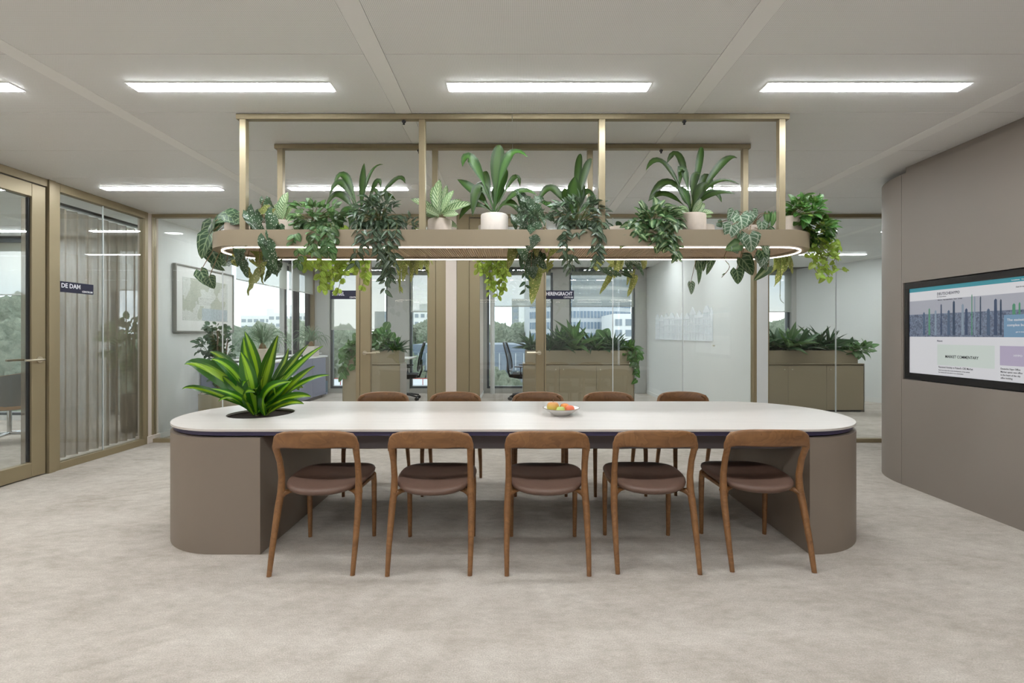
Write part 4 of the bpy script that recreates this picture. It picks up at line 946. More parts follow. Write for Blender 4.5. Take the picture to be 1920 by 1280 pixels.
# 10 begonia centre
e, s = plant('spotted_begonia', 'spotted begonia trailing right of the middle pale pot', 1000, 420, 3.12, .15)
for b, t, D, w, g in (((985, 372), (1010, 415), 3.0, .08, 'spot'), ((1000, 385), (1022, 412), 3.0, .07, 'spot'), ((968, 405), (990, 432), 2.97, .08, 'spot'), ((1005, 415), (997, 442), 2.94, .095, 'spot'), ((980, 395), (985, 425), 3.0, .06, 'spot'), ((1000, 440), (990, 470), 2.93, .11, 'spot'), ((978, 452), (985, 490), 3.0, .09, 'spot'), ((965, 455), (952, 505), 3.1, .075, 'spoty'), ((1004, 458), (1007, 482), 3.1, .05, 'spoty'), ((1028, 445), (1024, 474), 3.0, .05, 'spoty'), ((1045, 455), (1030, 480), 3.1, .06, 'spoty'), ((1010, 485), (985, 520), 3.2, .13, 'spot'), ((990, 482), (1028, 500), 3.15, .10, 'spot'), ((1035, 495), (1016, 512), 3.2, .04, 'spoty'), ((1003, 515), (998, 570), 3.15, .08, 'spoty'), ((996, 500), (1002, 522), 3.1, .08, 'spot'), ((1012, 380), (1000, 370), 3.1, .04, 'spot'), ((1028, 400), (1040, 415), 3.1, .04, 'spot'), ((980, 470), (975, 500), 3.2, .05, 'dark')):
    bigleaf(e, s, b, t, D, w, 'wing', g, wav=.06)
bush(e, s, 1000, 405, 30, 18, 3.05, 22, 'wing', 'spot', .06, .04, rD=.1)
vine(e, s, [(980, 430, 3.0), (984, 500, 3.1), (985, 545, 3.1)], 'lance', 'dark', .05, .02, .03)
# 11 dracaena C
e, s = plant('strap_leaf_plant', 'tall dark strap leaved plant, third of the four, behind the silvery trailer', 1072, 424, 3.28, .16)
SL(e, (1075, 418), [((1083, 325), (1089, 288), .05), ((1095, 328), (1110, 298), .05), ((1038, 355), (1008, 382), .065), ((1075, 370), (1078, 330), .10), ((1030, 382), (1047, 396), .04), ((1020, 380), (1045, 395), .04), ((1095, 362), (1118, 378), .06), ((1062, 375), (1058, 352), .07), ((1100, 385), (1112, 400), .05), ((1085, 375), (1095, 345), .07)], 3.26)
stems(e, [[P(1075, 424, 3.26), P(1077, 370, 3.26)]], M_['stemb'], .009)
# 12 silvery trailing 2
e, s = plant('silver_trailing_plant', 'silvery trailing plant between the middle and right front posts', 1082, 424, 3.10, .16)
bush(e, s, 1085, 402, 44, 26, 3.05, 150, 'lance', 'trad', .072, .026, rD=.13, upb=.05)
for px, y2, D in ((1062, 460, 2.93), (1066, 500, 3.0), (1058, 470, 2.93), (1072, 505, 3.05), (1118, 470, 2.92), (1121, 500, 2.95), (1116, 500, 2.95), (1125, 455, 2.92), (1080, 440, 2.93), (1100, 432, 2.93)):
    vine(e, s, [(px, 415, D + .05), (px, 436, D), (px + rp.uniform(-4, 4), (436+y2)/2, D), (px + rp.uniform(-5, 5), y2, D)], 'lance', 'trad', .066, .026, .021)
# 13 dark plant behind
e, s = plant('dark_calathea', 'low dark spotted plant behind the right middle post', 1160, 428, 3.3, .18)
rosette(e, s, 14, .09, .045, 'oval', 'dark', .1, .8)
# 14 olive begonia rear
e, s = plant('olive_begonia', 'olive spotted begonia hanging from the rear edge beside the herengracht sign', 1165, 424, 3.44, .15)
for b, t, D, w, g in (((1120, 485), (1118, 508), 3.5, .09, 'spoty'), ((1160, 482), (1154, 522), 3.55, .065, 'spoty'), ((1145, 518), (1124, 551), 3.55, .045, 'spoty'), ((1190, 516), (1177, 557), 3.55, .055, 'spoty'), ((1186, 487), (1205, 500), 3.5, .05, 'spot'), ((1192, 492), (1211, 518), 3.52, .03, 'spot'), ((1207, 484), (1207, 505), 3.5, .045, 'spoty'), ((1140, 482), (1146, 495), 3.5, .06, 'spoty'), ((1178, 490), (1184, 508), 3.5, .06, 'spot'), ((1130, 505), (1150, 518), 3.5, .04, 'spot'), ((1170, 512), (1188, 520), 3.5, .04, 'dark'), ((1150, 510), (1166, 518), 3.5, .04, 'spot')):
    bigleaf(e, s, b, t, D, w, 'wing', g, wav=.06, petiole=False)
vine(e, s, [(1150, 432, 3.5), (1150, 485, 3.56), (1140, 520, 3.55)], 'lance', 'spoty', .02, .01, .1, M_['stemb']); vine(e, s, [(1186, 432, 3.5), (1186, 485, 3.56), (1190, 516, 3.55)], 'lance', 'spoty', .02, .01, .1, M_['stemb'])
# 15 pothos
e, s = plant('variegated_pothos', 'variegated green and cream pothos left of the rightmost tall plant', 1225, 426, 3.12, .18)
bush(e, s, 1226, 413, 42, 26, 3.06, 95, 'heart', 'poth', .068, .060, rD=.13, upb=.1)
bush(e, s, 1240, 445, 28, 18, 2.98, 35, 'heart', 'poth', .068, .060, rD=.04)
for px, y2, D in ((1188, 445, 2.93), (1175, 455, 2.95), (1200, 450, 2.93), (1208, 445, 2.93), (1232, 455, 2.92), (1250, 465, 2.92), (1258, 475, 2.92), (1268, 487, 2.95), (1262, 480, 2.95)):
    vine(e, s, [(px + 6, 415, D + .06), (px + 2, 432, D), (px, y2, D)], 'heart', 'poth', .06, .046, .03)
# 16 dracaena D
e, s = plant('strap_leaf_plant', 'tall dark green strap leaved plant in a pale round pot, rightmost of the four', 1295, 404, 3.10, .20)
SL(e, (1297, 402), [((1310, 310), (1315, 275), .045), ((1275, 298), (1250, 307), .055), ((1247, 309), (1211, 320), .05), ((1281, 320), (1274, 348), .06), ((1258, 343), (1217, 371), .06), ((1250, 365), (1215, 378), .055), ((1345, 315), (1382, 296), .05), ((1335, 345), (1386, 345), .03), ((1330, 366), (1378, 363), .045), ((1330, 362), (1353, 379), .05), ((1310, 360), (1329, 345), .07), ((1284, 368), (1272, 352), .065), ((1322, 335), (1336, 358), .06), ((1300, 340), (1312, 326), .05)], 3.10)
stems(e, [[P(1297, 404, 3.10), P(1300, 365, 3.10)]], M_['stem'], .009)
e2, s2 = e, s
for b, t, w in (((1290, 403), (1255, 392), .05), ((1292, 402), (1262, 386), .04), ((1300, 402), (1325, 378), .05), ((1302, 402), (1342, 392), .045), ((1302, 403), (1340, 402), .04), ((1298, 402), (1316, 372), .05), ((1290, 402), (1275, 385), .05)):
    bigleaf(e2, s2, b, t, 3.05, w, 'oval', 'cala', petiole=False)
# 17 silver veined anthurium
e, s = plant('silver_veined_plant', 'plant with large silver veined heart leaves near the right end of the planter', 1405, 426, 3.14, .16)
for b, t, D, w, g in (((1376, 395), (1366, 416), 3.05, .075, 'vein'), ((1388, 404), (1392, 432), 2.98, .125, 'vein'), ((1405, 400), (1400, 425), 3.0, .09, 'vein'), ((1410, 395), (1418, 410), 3.1, .07, 'vein'), ((1372, 422), (1364, 448), 2.93, .11, 'vein'), ((1428, 416), (1428, 440), 2.94, .085, 'vein'), ((1440, 428), (1444, 455), 2.95, .08, 'veind'), ((1405, 440), (1412, 472), 2.90, .12, 'vein'), ((1388, 438), (1394, 470), 2.93, .05, 'veind'), ((1385, 458), (1360, 468), 2.92, .08, 'hoya'), ((1375, 462), (1387, 474), 2.92, .06, 'vein'), ((1430, 452), (1440, 478), 2.95, .06, 'vein'), ((1428, 470), (1437, 495), 3.0, .085, 'veind'), ((1420, 480), (1444, 505), 3.05, .08, 'vein'), ((1390, 484), (1414, 515), 3.1, .13, 'veind'), ((1440, 500), (1418, 525), 3.1, .07, 'poth'), ((1381, 505), (1387, 532), 3.1, .09, 'veind'), ((1438, 400), (1440, 425), 3.1, .05, 'hoya'), ((1450, 400), (1450, 425), 3.1, .05, 'hoya'), ((1346, 417), (1356, 424), 3.25, .06, 'dark'), ((1434, 480), (1425, 500), 3.0, .06, 'vein')):
    bigleaf(e, s, b, t, D, w, 'heart', g, nrm=(0, -1, .1))
vine(e, s, [(1385, 440, 2.95), (1358, 480, 3.1), (1368, 500, 3.1), (1353, 520, 3.1)], 'lance', 'hoya', .03, .01, .12, M_['stemb'])
# 18 rear veined
e, s = plant('veined_plant', 'dark veined plant hanging from the rear edge in front of the pale wall', 1320, 424, 3.45, .15)
for b, t, w in (((1307, 482), (1316, 532), .055), ((1325, 482), (1310, 500), .07), ((1335, 484), (1325, 515), .055), ((1310, 484), (1306, 505), .05), ((1318, 484), (1322, 508), .05)):
    bigleaf(e, s, b, t, 3.56, w, 'heart', 'veind', petiole=False)
bigleaf(e, s, (1295, 530), (1297, 552), 3.56, .055, 'heart', 'vein')
# 19 rear begonia right
e, s = plant('olive_begonia', 'olive spotted begonia hanging behind the right end of the light strip', 1462, 424, 3.40, .14)
for b, t, w in (((1465, 478), (1463, 536), .085), ((1478, 482), (1487, 515), .035), ((1456, 482), (1452, 505), .05), ((1475, 478), (1472, 510), .05)):
    bigleaf(e, s, b, t, 3.55, w, 'wing', 'spoty', petiole=False, wav=.06)
vine(e, s, [(1464, 440, 3.5), (1463, 536, 3.56), (1463, 560, 3.56), (1470, 568, 3.56)], 'lance', 'spoty', .012, .006, .1)
# 20 right end pothos
e, s = plant('trailing_pothos', 'fresh green pothos spilling over the right end, lime at its tips', 1478, 409, 3.14, .165)
bush(e, s, 1505, 398, 26, 24, 3.1, 75, 'heart', 'pothr', .062, .056, rD=.12, upb=.25)
bush(e, s, 1528, 430, 24, 28, 3.15, 70, 'heart', 'pothr', .068, .052, rD=.10)
bush(e, s, 1536, 480, 24, 26, 3.18, 45, 'oval', 'lime', .048, .044, rD=.09)
for pts in ([(1520, 400, 3.1), (1545, 430, 3.1), (1560, 460, 3.15), (1545, 500, 3.15), (1555, 520, 3.15)], [(1530, 420, 3.1), (1560, 440, 3.12), (1572, 470, 3.12), (1560, 500, 3.12), (1590, 505, 3.12)], [(1520, 430, 3.1), (1528, 460, 3.1), (1525, 500, 3.1), (1545, 522, 3.1)], [(1530, 440, 3.2), (1540, 480, 3.2), (1560, 515, 3.2)], [(1500, 372, 3.1), (1508, 362, 3.1)]):
    vine(e, s, pts, 'heart', 'lime' if pts[-1][1] > 400 else 'pothr', .045, .042, .035)
# ============================================================ DRACAENA IN THE TABLE
dr = empty('striped_dracaena', (HX, HY, .7225), 0, 'big plant with lime striped strap leaves growing through the round hole in the table', 'plant')
DB = (488, 772)
def DL(pk, tp, w, D0=3.24, D2=3.2, nrm=(0, -.8, .6), b=None):
    a = P((b or DB)[0] + rp.uniform(-14, 14), 772, D0 + rp.uniform(-.04, .04)); a.z = .74
    strap(dr, a, P(pk[0], pk[1], (D0 + D2) / 2), P(tp[0], tp[1], D2), w, 'drac', nrm=nrm, fold=.32, nv=14, wav=.05)
for it in (((405, 700), (345, 683), .125, 3.24, 3.0), ((390, 733), (341, 730), .05, 3.24, 3.0), ((440, 700), (395, 673), .085, 3.24, 3.1), ((437, 690), (393, 659), .08, 3.3, 3.35), ((468, 700), (457, 632), .10, 3.3, 3.3), ((480, 690), (459, 621), .10, 3.36, 3.4), ((470, 710), (452, 660), .115, 3.18, 2.98), ((502, 700), (521, 629), .12, 3.2, 3.1), ((522, 705), (541, 653), .07, 3.3, 3.4), ((535, 700), (578, 646), .085, 3.28, 3.35), ((545, 700), (606, 648), .07, 3.26, 3.25), ((548, 722), (590, 686), .08, 3.2, 3.05), ((560, 722), (618, 703), .05, 3.22, 3.1), ((538, 748), (583, 743), .075, 3.18, 2.98), ((535, 757), (570, 757), .06, 3.16, 2.95), ((440, 748), (409, 753), .05, 3.2, 3.0), ((448, 745), (395, 728), .05, 3.2, 3.0), ((460, 740), (478, 735), .07, 3.15, 2.95), ((500, 735), (545, 715), .09, 3.16, 2.98), ((520, 740), (548, 712), .07, 3.2, 3.1), ((455, 735), (470, 706), .09, 3.3, 3.4), ((505, 730), (560, 690), .09, 3.3, 3.4)):
    DL(*it)
for i in range(16):
    a = i * 2.4; L = rp.uniform(50, 95); dx = math.cos(a); DL((DB[0] + dx*L*.5, 735 - rp.uniform(0, 25)), (DB[0] + dx*L*.9, 752 - rp.uniform(10, 50)), rp.uniform(.06, .09), 3.24, 3.24 + math.sin(a) * .22)
mb = MB()
for q in ((-.02, 0), (.03, .01)): mb.tube([(q[0], q[1], 0), (q[0]*1.3, q[1], .10), (q[0]*1.2, q[1], .2)], [.022, .018, .012], 8)
mb.build('stem', M_['stem'], dr)
# ============================================================ ROOMS BEHIND THE GLASS
# framed map on the left grey wall
fm = empty('framed_map', (-4.447, 6.49, 1.33), PI/2, 'large framed antique style street map on the light grey wall', 'picture')
mb = MB(); w, h = .61, .90
mb.bbox(-w, -w+.02, -.045, 0, 0, h, .002); mb.bbox(w-.02, w, -.045, 0, 0, h, .002); mb.bbox(-w+.02, w-.02, -.045, 0, 0, .02, .002); mb.bbox(-w+.02, w-.02, -.045, 0, h-.02, h, .002)
mb.build('frame', mat('pewter_frame', rgb(140, 138, 132), .4, .5), fm)
MB().box(-w+.02, w-.02, -.030, -.002, .02, h-.02).build('mat_board', M_['white'], fm)
def map_mat():
    m = bpy.data.materials.new('map_print'); m.use_nodes = True; t = m.node_tree; b = t.nodes['Principled BSDF']; tc = N(t, 'ShaderNodeTexCoord')
    n = N(t, 'ShaderNodeTexNoise'); n.inputs['Scale'].default_value = 3; n.inputs['Detail'].default_value = 3; t.links.new(tc.outputs['Object'], n.inputs[0])
    v = N(t, 'ShaderNodeTexVoronoi'); v.feature = 'DISTANCE_TO_EDGE'; v.inputs['Scale'].default_value = 42; t.links.new(tc.outputs['Object'], v.inputs[0])
    r = M(t, 'GREATER_THAN', n.outputs['Fac'], .5); c = mixc(t, r, rgb(214, 216, 212), rgb(188, 191, 178)); c = mixc(t, M(t, 'MULTIPLY', M(t, 'LESS_THAN', v.outputs[0], .04), .5), c, rgb(120, 128, 120))
    t.links.new(c, b.inputs['Base Color']); b.inputs['Roughness'].default_value = .5; return m
mm = map_mat(); MB().box(-.47, .47, -.0315, -.0300, .16, .74).build('map_sheet', mm, fm)
MB().box(-.10, .46, -.0325, -.0316, .165, .34).build('inset_map', mat('inset_map', rgb(176, 186, 192), .5, noise=(30, .2, (1, 1, 1))), fm)
# long blue grey cabinet below the side window
cb = empty('low_cabinet', (-4.2, 7.9, 0), 0, 'long low blue grey cabinet with white top and rounded end shelves, below side window', 'cabinet')
def CB(nm, b, m): return MB().bbox(*b, .003).build(nm, m, cb, world=True)
CB('carcass', (-4.44, -3.972, 6.4, 9.46, .06, .83), M_['bluegrey']); CB('plinth', (-4.42, -4.0, 6.42, 9.4, 0, .06), M_['dark'])
for i in range(5): CB('door', (-3.971, -3.953, 6.4 + .612*i + .002, 6.4 + .612*(i+1) - .002, .07, .825), M_['bluegrey'])
CB('top', (-4.44, -3.95, 6.38, 9.47, .831, .856), M_['white'])
for z in (.05, .44, .831):
    p = [(-4.44, 9.471), (-3.95, 9.471)] + [(-4.44 + .49 * math.cos(q*PI/16), 9.471 + .44 * math.sin(q*PI/16)) for q in range(1, 9)]
    MB().prism(p, z, z + .025).build('shelf', M_['bluegrey'] if z < .8 else M_['white'], cb, world=True)
CB('shelf_back', (-4.44, -4.43, 9.471, 9.88, .075, .83), M_['bluegrey'])
bk = [rgb(60, 90, 110), rgb(220, 220, 210), rgb(40, 50, 60), rgb(190, 196, 200), rgb(80, 120, 130)]
for i in range(5):
    o = MB().bbox(-.015, .015, -.09, .09, 0, .24, .003).build('binder', mat('binder_%d' % i, bk[i], .5)); o.location = (-4.02 - i * .042, 9.60, .0755)
    tag(o, '%s binder on the lowest open shelf of the blue grey cabinet' % ('dark teal', 'cream', 'black', 'pale grey', 'green')[i], 'binder', 'binders on the end shelf')
# furniture: cabinets with planting troughs
def trough_cabinet(x0, x1, doors, knobs, label, tlabel, tx0, tx1, left_plain=0):
    e = empty('sideboard', ((x0+x1)/2, 7.85, 0), 0, label, 'cabinet', 'taupe sideboards behind the glass')
    y0, y1 = 7.62, 8.07
    MB().bbox(x0, x1, y0 + .02, y1, .03, .798, .003).build('carcass', M_['cab'], e, world=True); MB().bbox(x0 + .02, x1 - .02, y0 + .04, y1 - .02, 0, .03, .002).build('plinth', M_['dark'], e, world=True)
    MB().bbox(x0 - .004, x0 - .0005, y0, y1, .0, .80, .001).build('side_panel', M_['cab'], e, world=True); MB().bbox(x1 + .0005, x1 + .004, y0, y1, 0, .80, .001).build('side_panel', M_['cabedge'], e, world=True)
    for i in range(len(doors) - 1):
        d = MB().bbox(doors[i] + .002, doors[i+1] - .002, y0, y0 + .019, .03, .775, .002).build('door', M_['cab'], e, world=True)
        if knobs[i] is not None:
            MB().tube([(knobs[i], y0, .715), (knobs[i], y0 - .018, .715), (knobs[i], y0 - .02, .715)], [.006, .007, .011], 10).build('knob', M_['steel'], d, world=True)
    MB().bbox(x0, x1, y0 - .004, y1 + .004, .7985, .812, .002).build('top_panel', M_['cab'], e, world=True)
    tr = empty('plant_trough', ((tx0+tx1)/2, 7.86, .8125), 0, tlabel, 'planter', 'taupe planting troughs on the sideboards')
    mb = MB(); ty0, ty1, za, zb = 7.66, 8.04, .8125, 1.032
    for b in ((tx0, tx1, ty0, ty0 + .015, za, zb), (tx0, tx1, ty1 - .015, ty1, za, zb), (tx0, tx0 + .015, ty0 + .015, ty1 - .015, za, zb), (tx1 - .015, tx1, ty0 + .015, ty1 - .015, za, zb), (tx0 + .015, tx1 - .015, ty0 + .015, ty1 - .015, za, za + .01)): mb.box(*b)
    mb.build('trough', M_['cab'], tr, world=True)
    MB().box(tx0 + .016, tx1 - .016, ty0 + .016, ty1 - .016, zb - .03, zb - .02).build('soil', M_['soil'], tr, world=True)
trough_cabinet(-2.90, -1.935, [-2.90, -1.935], [None], 'taupe sideboard behind the left glass door', 'taupe planting trough on the sideboard behind the left glass door', -2.84, -1.96)
trough_cabinet(.134, 2.005, [.134, .74, 1.367, 1.985], [.68, .81, 1.43], 'long taupe sideboard with three doors in the herengracht room', 'long taupe planting trough full of plants in the herengracht room', .17, 1.93)
trough_cabinet(3.94, 5.87, [3.94, 4.59, 5.235, 5.86], [4.52, 4.65, 5.29], 'taupe sideboard in the right glass room', 'taupe planting trough on the sideboard in the right glass room', 3.97, 5.79)
# plants in the troughs
TS = 1.012
def tp(name, px, D, label, z=TS): 
    x = (px - VX) * D / F; return empty(name, (x, D, z), 0, label, 'plant', 'plants in the taupe troughs'), Vector((x, D, z))
rq = random.Random(5)
def rose(name, px, label, n, L, W, g, kind='lance', e0=.3, e1=1.35, D=7.86, **kw):
    e, c = tp(name, px, D, label); rosette(e, c, n, L, W, kind, g, e0, e1, rq, own=kw.get('own', False), droop=kw.get('droop', .2)); return e, c
# left middle room
e, c = tp('pothos', 657, 7.74, 'leafy climber spilling over the left end of the trough behind the left glass door')
bush(e, c, 668, 655, 18, 13, 7.74, 55, 'heart', 'mid', .13, .10, rD=.08, rnd=rq)
for px, y2 in ((648, 705), (642, 715), (664, 690), (672, 680), (646, 690)): vine(e, c, [(px, 655, 7.62), (px, (655+y2)/2, 7.6), (px - 2, y2, 7.6)], 'heart', 'mid', .12, .10, .09, rnd=rq)
e, c = tp('large_leaf_plant', 690, 7.86, 'plant with broad leaves at the left glass door stile')
for b, t, w in (((676, 640), (660, 624), .13), ((680, 642), (658, 634), .11), ((700, 640), (706, 622), .14), ((690, 640), (685, 620), .12)): bigleaf(e, c, b, t, 7.86, w, 'oval', 'mid')
e, c = tp('fiddle_leaf_plant', 722, 7.86, 'taller plant with round leaves right of the left glass door stile')
for b, t, w in (((722, 618), (730, 603), .16), ((712, 632), (705, 615), .15), ((730, 640), (738, 622), .16), ((718, 640), (712, 628), .16), ((724, 648), (728, 630), .16), ((702, 645), (697, 628), .13), ((735, 648), (750, 632), .10), ((708, 652), (700, 640), .13)): bigleaf(e, c, b, t, 7.86, w, 'oval', 'mid')
bush(e, c, 718, 640, 18, 15, 7.86, 40, 'oval', 'mid', .13, .10, rD=.12, rnd=rq)
rose('spider_plant', 745, 'arching narrow leaved plant at the right end of the left trough', 34, .28, .025, 'dark', own=False, e0=.1, e1=1.4)
rose('fern', 735, 'low dark plant before the round leaved one', 40, .22, .04, 'dark', D=7.76, e0=.1, e1=1.2)
# herengracht room
for nm, px, L, W, n, g, lb, k in (('trailing_plant', 995, .34, .06, 26, 'dark', 'dark plant leaning out at the left end of the long trough', 'lance'), ('snake_plant', 1030, .40, .045, 26, 'dark', 'upright dark plant right of the door stile in the long trough', 'lance'), ('aglaonema', 1049, .46, .06, 30, 'dark', 'spiky dark plant before the tall broad one', 'lance'),
    ('peace_lily', 1076, .56, .13, 26, 'mid', 'tallest broad leaved plant in the middle of the long trough', 'lance'), ('calathea', 1075, .26, .06, 34, 'cala', 'small striped plant below the tallest one', 'oval'), ('bromeliad', 1105, .42, .05, 30, 'dark', 'spiky plant right of the tallest one', 'lance'),
    ('monstera', 1127, .30, .16, 16, 'dark', 'plant with broad split leaves in the long trough', 'heart'), ('fern', 1118, .28, .05, 36, 'mid', 'low green plant below the broad split leaves', 'lance'), ('palm', 1148, .34, .04, 30, 'dark', 'feathery plant near the right end of the long trough', 'lance'), ('ivy', 1160, .25, .08, 26, 'dark', 'dark ivy at the right end of the long trough', 'heart')):
    e, c = rose(nm, px, lb, n, L, W, g, k, D=7.86 + rq.uniform(-.08, .08), e0=.25, e1=1.4)
    if nm == 'ivy':
        bush(e, c, 1180, 660, 18, 14, 7.8, 60, 'heart', 'pothr', .11, .09, rD=.1, rnd=rq)
        for px2, y2 in ((1192, 700), (1188, 685), (1198, 680), (1180, 675), (1193, 715)): vine(e, c, [(px2 - 4, 655, 7.7), (px2, 665, 7.6), (px2, y2, 7.6)], 'heart', 'pothr', .10, .085, .08, rnd=rq)
    if nm == 'monstera':
        for b, t, w in (((1130, 632), (1118, 618), .20), ((1135, 628), (1142, 615), .18), ((1122, 640), (1112, 630), .14), ((1140, 640), (1141, 628), .16)): bigleaf(e, c, b, t, 7.86, w, 'heart', 'mid')
# right room
for nm, px, L, W, n, g, lb, k in (('aspidistra', 1425, .36, .08, 26, 'dark', 'dark plant at the left end of the right room trough', 'lance'), ('rubber_plant', 1452, .40, .13, 24, 'dark', 'dark broad leaved plant beside the pale pillar in the right room', 'lance'), ('peace_lily', 1476, .46, .11, 26, 'mid', 'tall leafy plant in the right room trough left of the door seam', 'lance'), ('monstera', 1500, .40, .16, 20, 'dark', 'broad leaved plant in the middle of the right room trough', 'heart'),
    ('palm', 1530, .46, .045, 30, 'dark', 'spiky tallest plant in the right room trough', 'lance'), ('bromeliad', 1550, .46, .05, 28, 'dark', 'spiky plant beside the tallest one in the right room', 'lance'), ('fern', 1520, .28, .06, 34, 'dark', 'low dark plant before the spiky ones in the right room', 'lance'), ('ivy', 1590, .25, .08, 24, 'dark', 'trailing ivy at the right end of the right room trough', 'heart')):
    e, c = rose(nm, px, lb, n, L, W, g, k, D=7.86 + rq.uniform(-.08, .08), e0=.2, e1=1.35)
    if nm == 'ivy': bush(e, c, 1605, 655, 28, 12, 7.75, 75, 'heart', 'mid', .11, .09, rD=.12, rnd=rq)
# ficus in round pot
ft = empty('ficus_tree', (-3.87, 5.95, 0), 0, 'small dark leaved ficus tree in a pale round pot beside the map', 'potted plant')
pot(ft, (-3.87, 5.95, 0), .24, .54, M_['cab'])
mb = MB(); mb.tube([(0, 0, .5), (.01, 0, .62), (-.02, .0, .72), (.02, 0, .85), (0, 0, 1.0)], [.055, .06, .04, .03, .02], 10)
for q in ((.10, 0, 1.25), (-.12, .03, 1.1), (-.06, -.05, 1.3), (.12, .05, 1.0), (.02, -.08, 1.35)): mb.tube([(0, 0, .75), (q[0]*.6, q[1], q[2]*.75), q], [.02, .014, .006], 6)
mb.build('trunk', mat('ficus_bark', rgb(130, 112, 96), .8), ft)
fs_ = Vector((-3.87, 5.95, .8))
for cx, cy, rx, ry, n in ((408, 624, 18, 20, 80), (395, 650, 24, 16, 75), (418, 660, 20, 22, 70), (418, 700, 17, 18, 50), (400, 690, 12, 12, 20)): bush(ft, fs_, cx, cy, rx, ry, 5.95, n, 'oval', 'dark', .062, .052, rD=.16, rnd=rq)
# grassy plants on the cabinet
for px, D, lb in ((492, 7.5, 'grassy long leaved plant in a pale pot on the cabinet near the window middle'), (600, 9.15, 'grassy plant in a square white pot at the far end of the cabinet')):
    x = -4.18 if D < 8 else -4.12
    e = empty('ponytail_plant', (x, D, .857), 0, lb, 'potted plant', 'grassy plants on the blue grey cabinet'); pot(e, (x, D, .857), .115, .21, M_['potwhite'] if D > 8 else M_['pot'], square=True)
    c = Vector((x, D, 1.06))
    mb = MB(); mb.lathe([(.001, 0), (.06, 0), (.05, .05), (.02, .10), (.001, .12)], (0, 0, .205), 12); mb.build('stem', M_['stemb'], e)
    for i in range(90):
        a = rq.uniform(0, 2*PI); el = rq.uniform(.2, 1.45); L = rq.uniform(.35, .6); d = Vector((math.cos(a)*math.cos(el), math.sin(a)*math.cos(el), math.sin(el)))
        b = c + Vector((0, 0, .08)); strap(e, b, b + d*L*.55, b + d*L*.85 + Vector((0, 0, -.35*L*math.cos(el) - .1)), .012, 'grass', nv=6)
# small bent wire thing: office chairs
def office_chair(x, y, rz, label):
    e = empty('office_chair', (x, y, 0), rz, label, 'chair', 'black mesh office chairs')
    mb = MB()
    for k in range(5):
        a = 2*PI*k/5 + .3; mb.tube([(0, 0, .12), (.15*math.cos(a), .15*math.sin(a), .105), (.31*math.cos(a), .31*math.sin(a), .075)], [.026, .022, .016], 8)
    mb.build('base', M_['dark'], e)
    for k in range(5):
        a = 2*PI*k/5 + .3; cx, cy = .31*math.cos(a), .31*math.sin(a)
        MB().tube([(cx - .028*math.sin(a), cy + .028*math.cos(a), .033), (cx + .028*math.sin(a), cy - .028*math.cos(a), .033)], .032, 14).build('caster', M_['dark'], e)
    MB().tube([(0, 0, .10), (0, 0, .28), (0, 0, .281), (0, 0, .44)], [.026, .026, .016, .016], 12).build('gas_lift', M_['chrome'], e)
    mb = MB(); mb.bbox(-.12, .12, -.11, .11, .42, .455, .01); mb.build('mechanism', M_['dark'], e)
    mb = MB(); rows = []
    for i in range(9):
        t = i / 8; y_ = -.25 + .5 * t; rows.append([(-.25 + .5*u, y_, .52 + .02*math.cos((u-.5)*PI*1.0) * -1 + (-.04 * max(0, t - .75) * 4)) for u in (0, .1, .3, .5, .7, .9, 1)])
    v = [q for r in rows for q in r]; v2 = [(q[0]*.94, q[1]*.94, q[2] - .06) for q in v]; n = 7
    mb.add(v, [[i*n+k, i*n+k+1, (i+1)*n+k+1, (i+1)*n+k] for i in range(8) for k in range(6)], smooth=True)
    mb.add(v2, [[(i+1)*n+k, (i+1)*n+k+1, i*n+k+1, i*n+k] for i in range(8) for k in range(6)], smooth=True)
    bd = [k for k in range(n)] + [i*n+n-1 for i in range(1, 9)] + [8*n+k for k in range(n-2, -1, -1)] + [i*n for i in range(7, 0, -1)]
    m = len(v); mb.add(v + v2, [[bd[(i+1) % len(bd)], bd[i], m + bd[i], m + bd[(i+1) % len(bd)]] for i in range(len(bd))], smooth=True)
    mb.build('seat', mat('black_fabric', (.02, .02, .022, 1), .8), e)
    mb = MB(); W = .235
    pts = [(-W, -.27 , .62), (-W*1.02, -.30, .85), (-W*.85, -.37, 1.10), (-W*.5, -.385, 1.14), (W*.5, -.385, 1.14), (W*.85, -.37, 1.10), (W*1.02, -.30, .85), (W, -.27, .62), (W*.5, -.265, .58), (-W*.5, -.265, .58), (-W, -.27, .62)]
    mb.tube(smooth(pts, 3), .016, 8); mb.tube([(0, -.10, .44), (0, -.28, .46), (0, -.33, .60), (0, -.33, .80)], [.03, .025, .02, .015], 8); mb.build('back_frame', M_['dark'], e)
    mb = MB(); rows = []
    for i in range(8):
        t = i / 7; z = .60 + .53 * t; yb = -.265 - .10 * t**1.5 ; w = W * (1.0 if t < .7 else 1 - (t-.7)*.8); rows.append([(w*u, yb - .03 * (1-u*u), z) for u in (-1, -.5, 0, .5, 1)])
    mb.add([q for r in rows for q in r], [[i*5+k, i*5+k+1, (i+1)*5+k+1, (i+1)*5+k] for i in range(7) for k in range(4)], smooth=True)
    mb.build('mesh_back', sheer_mat('mesh_fabric', (.03, .03, .032, 1), .35), e)
    for s in (-1, 1):
        mb = MB(); mb.tube([(s*.27, -.02, .47), (s*.30, -.02, .52), (s*.30, -.02, .66)], [.018, .018, .018], 8); mb.bbox(s*.30 - .035, s*.30 + .035, -.14, .11, .661, .685, .008); mb.build('armrest', M_['dark'], e)
    return e
office_chair(-2.2, 9.05, PI/2 + .12, 'black mesh office chair behind the left glass door, seen from the side')
office_chair(.17, 9.1, -PI/2 - .15, 'black mesh office chair half hidden behind the long sideboard')
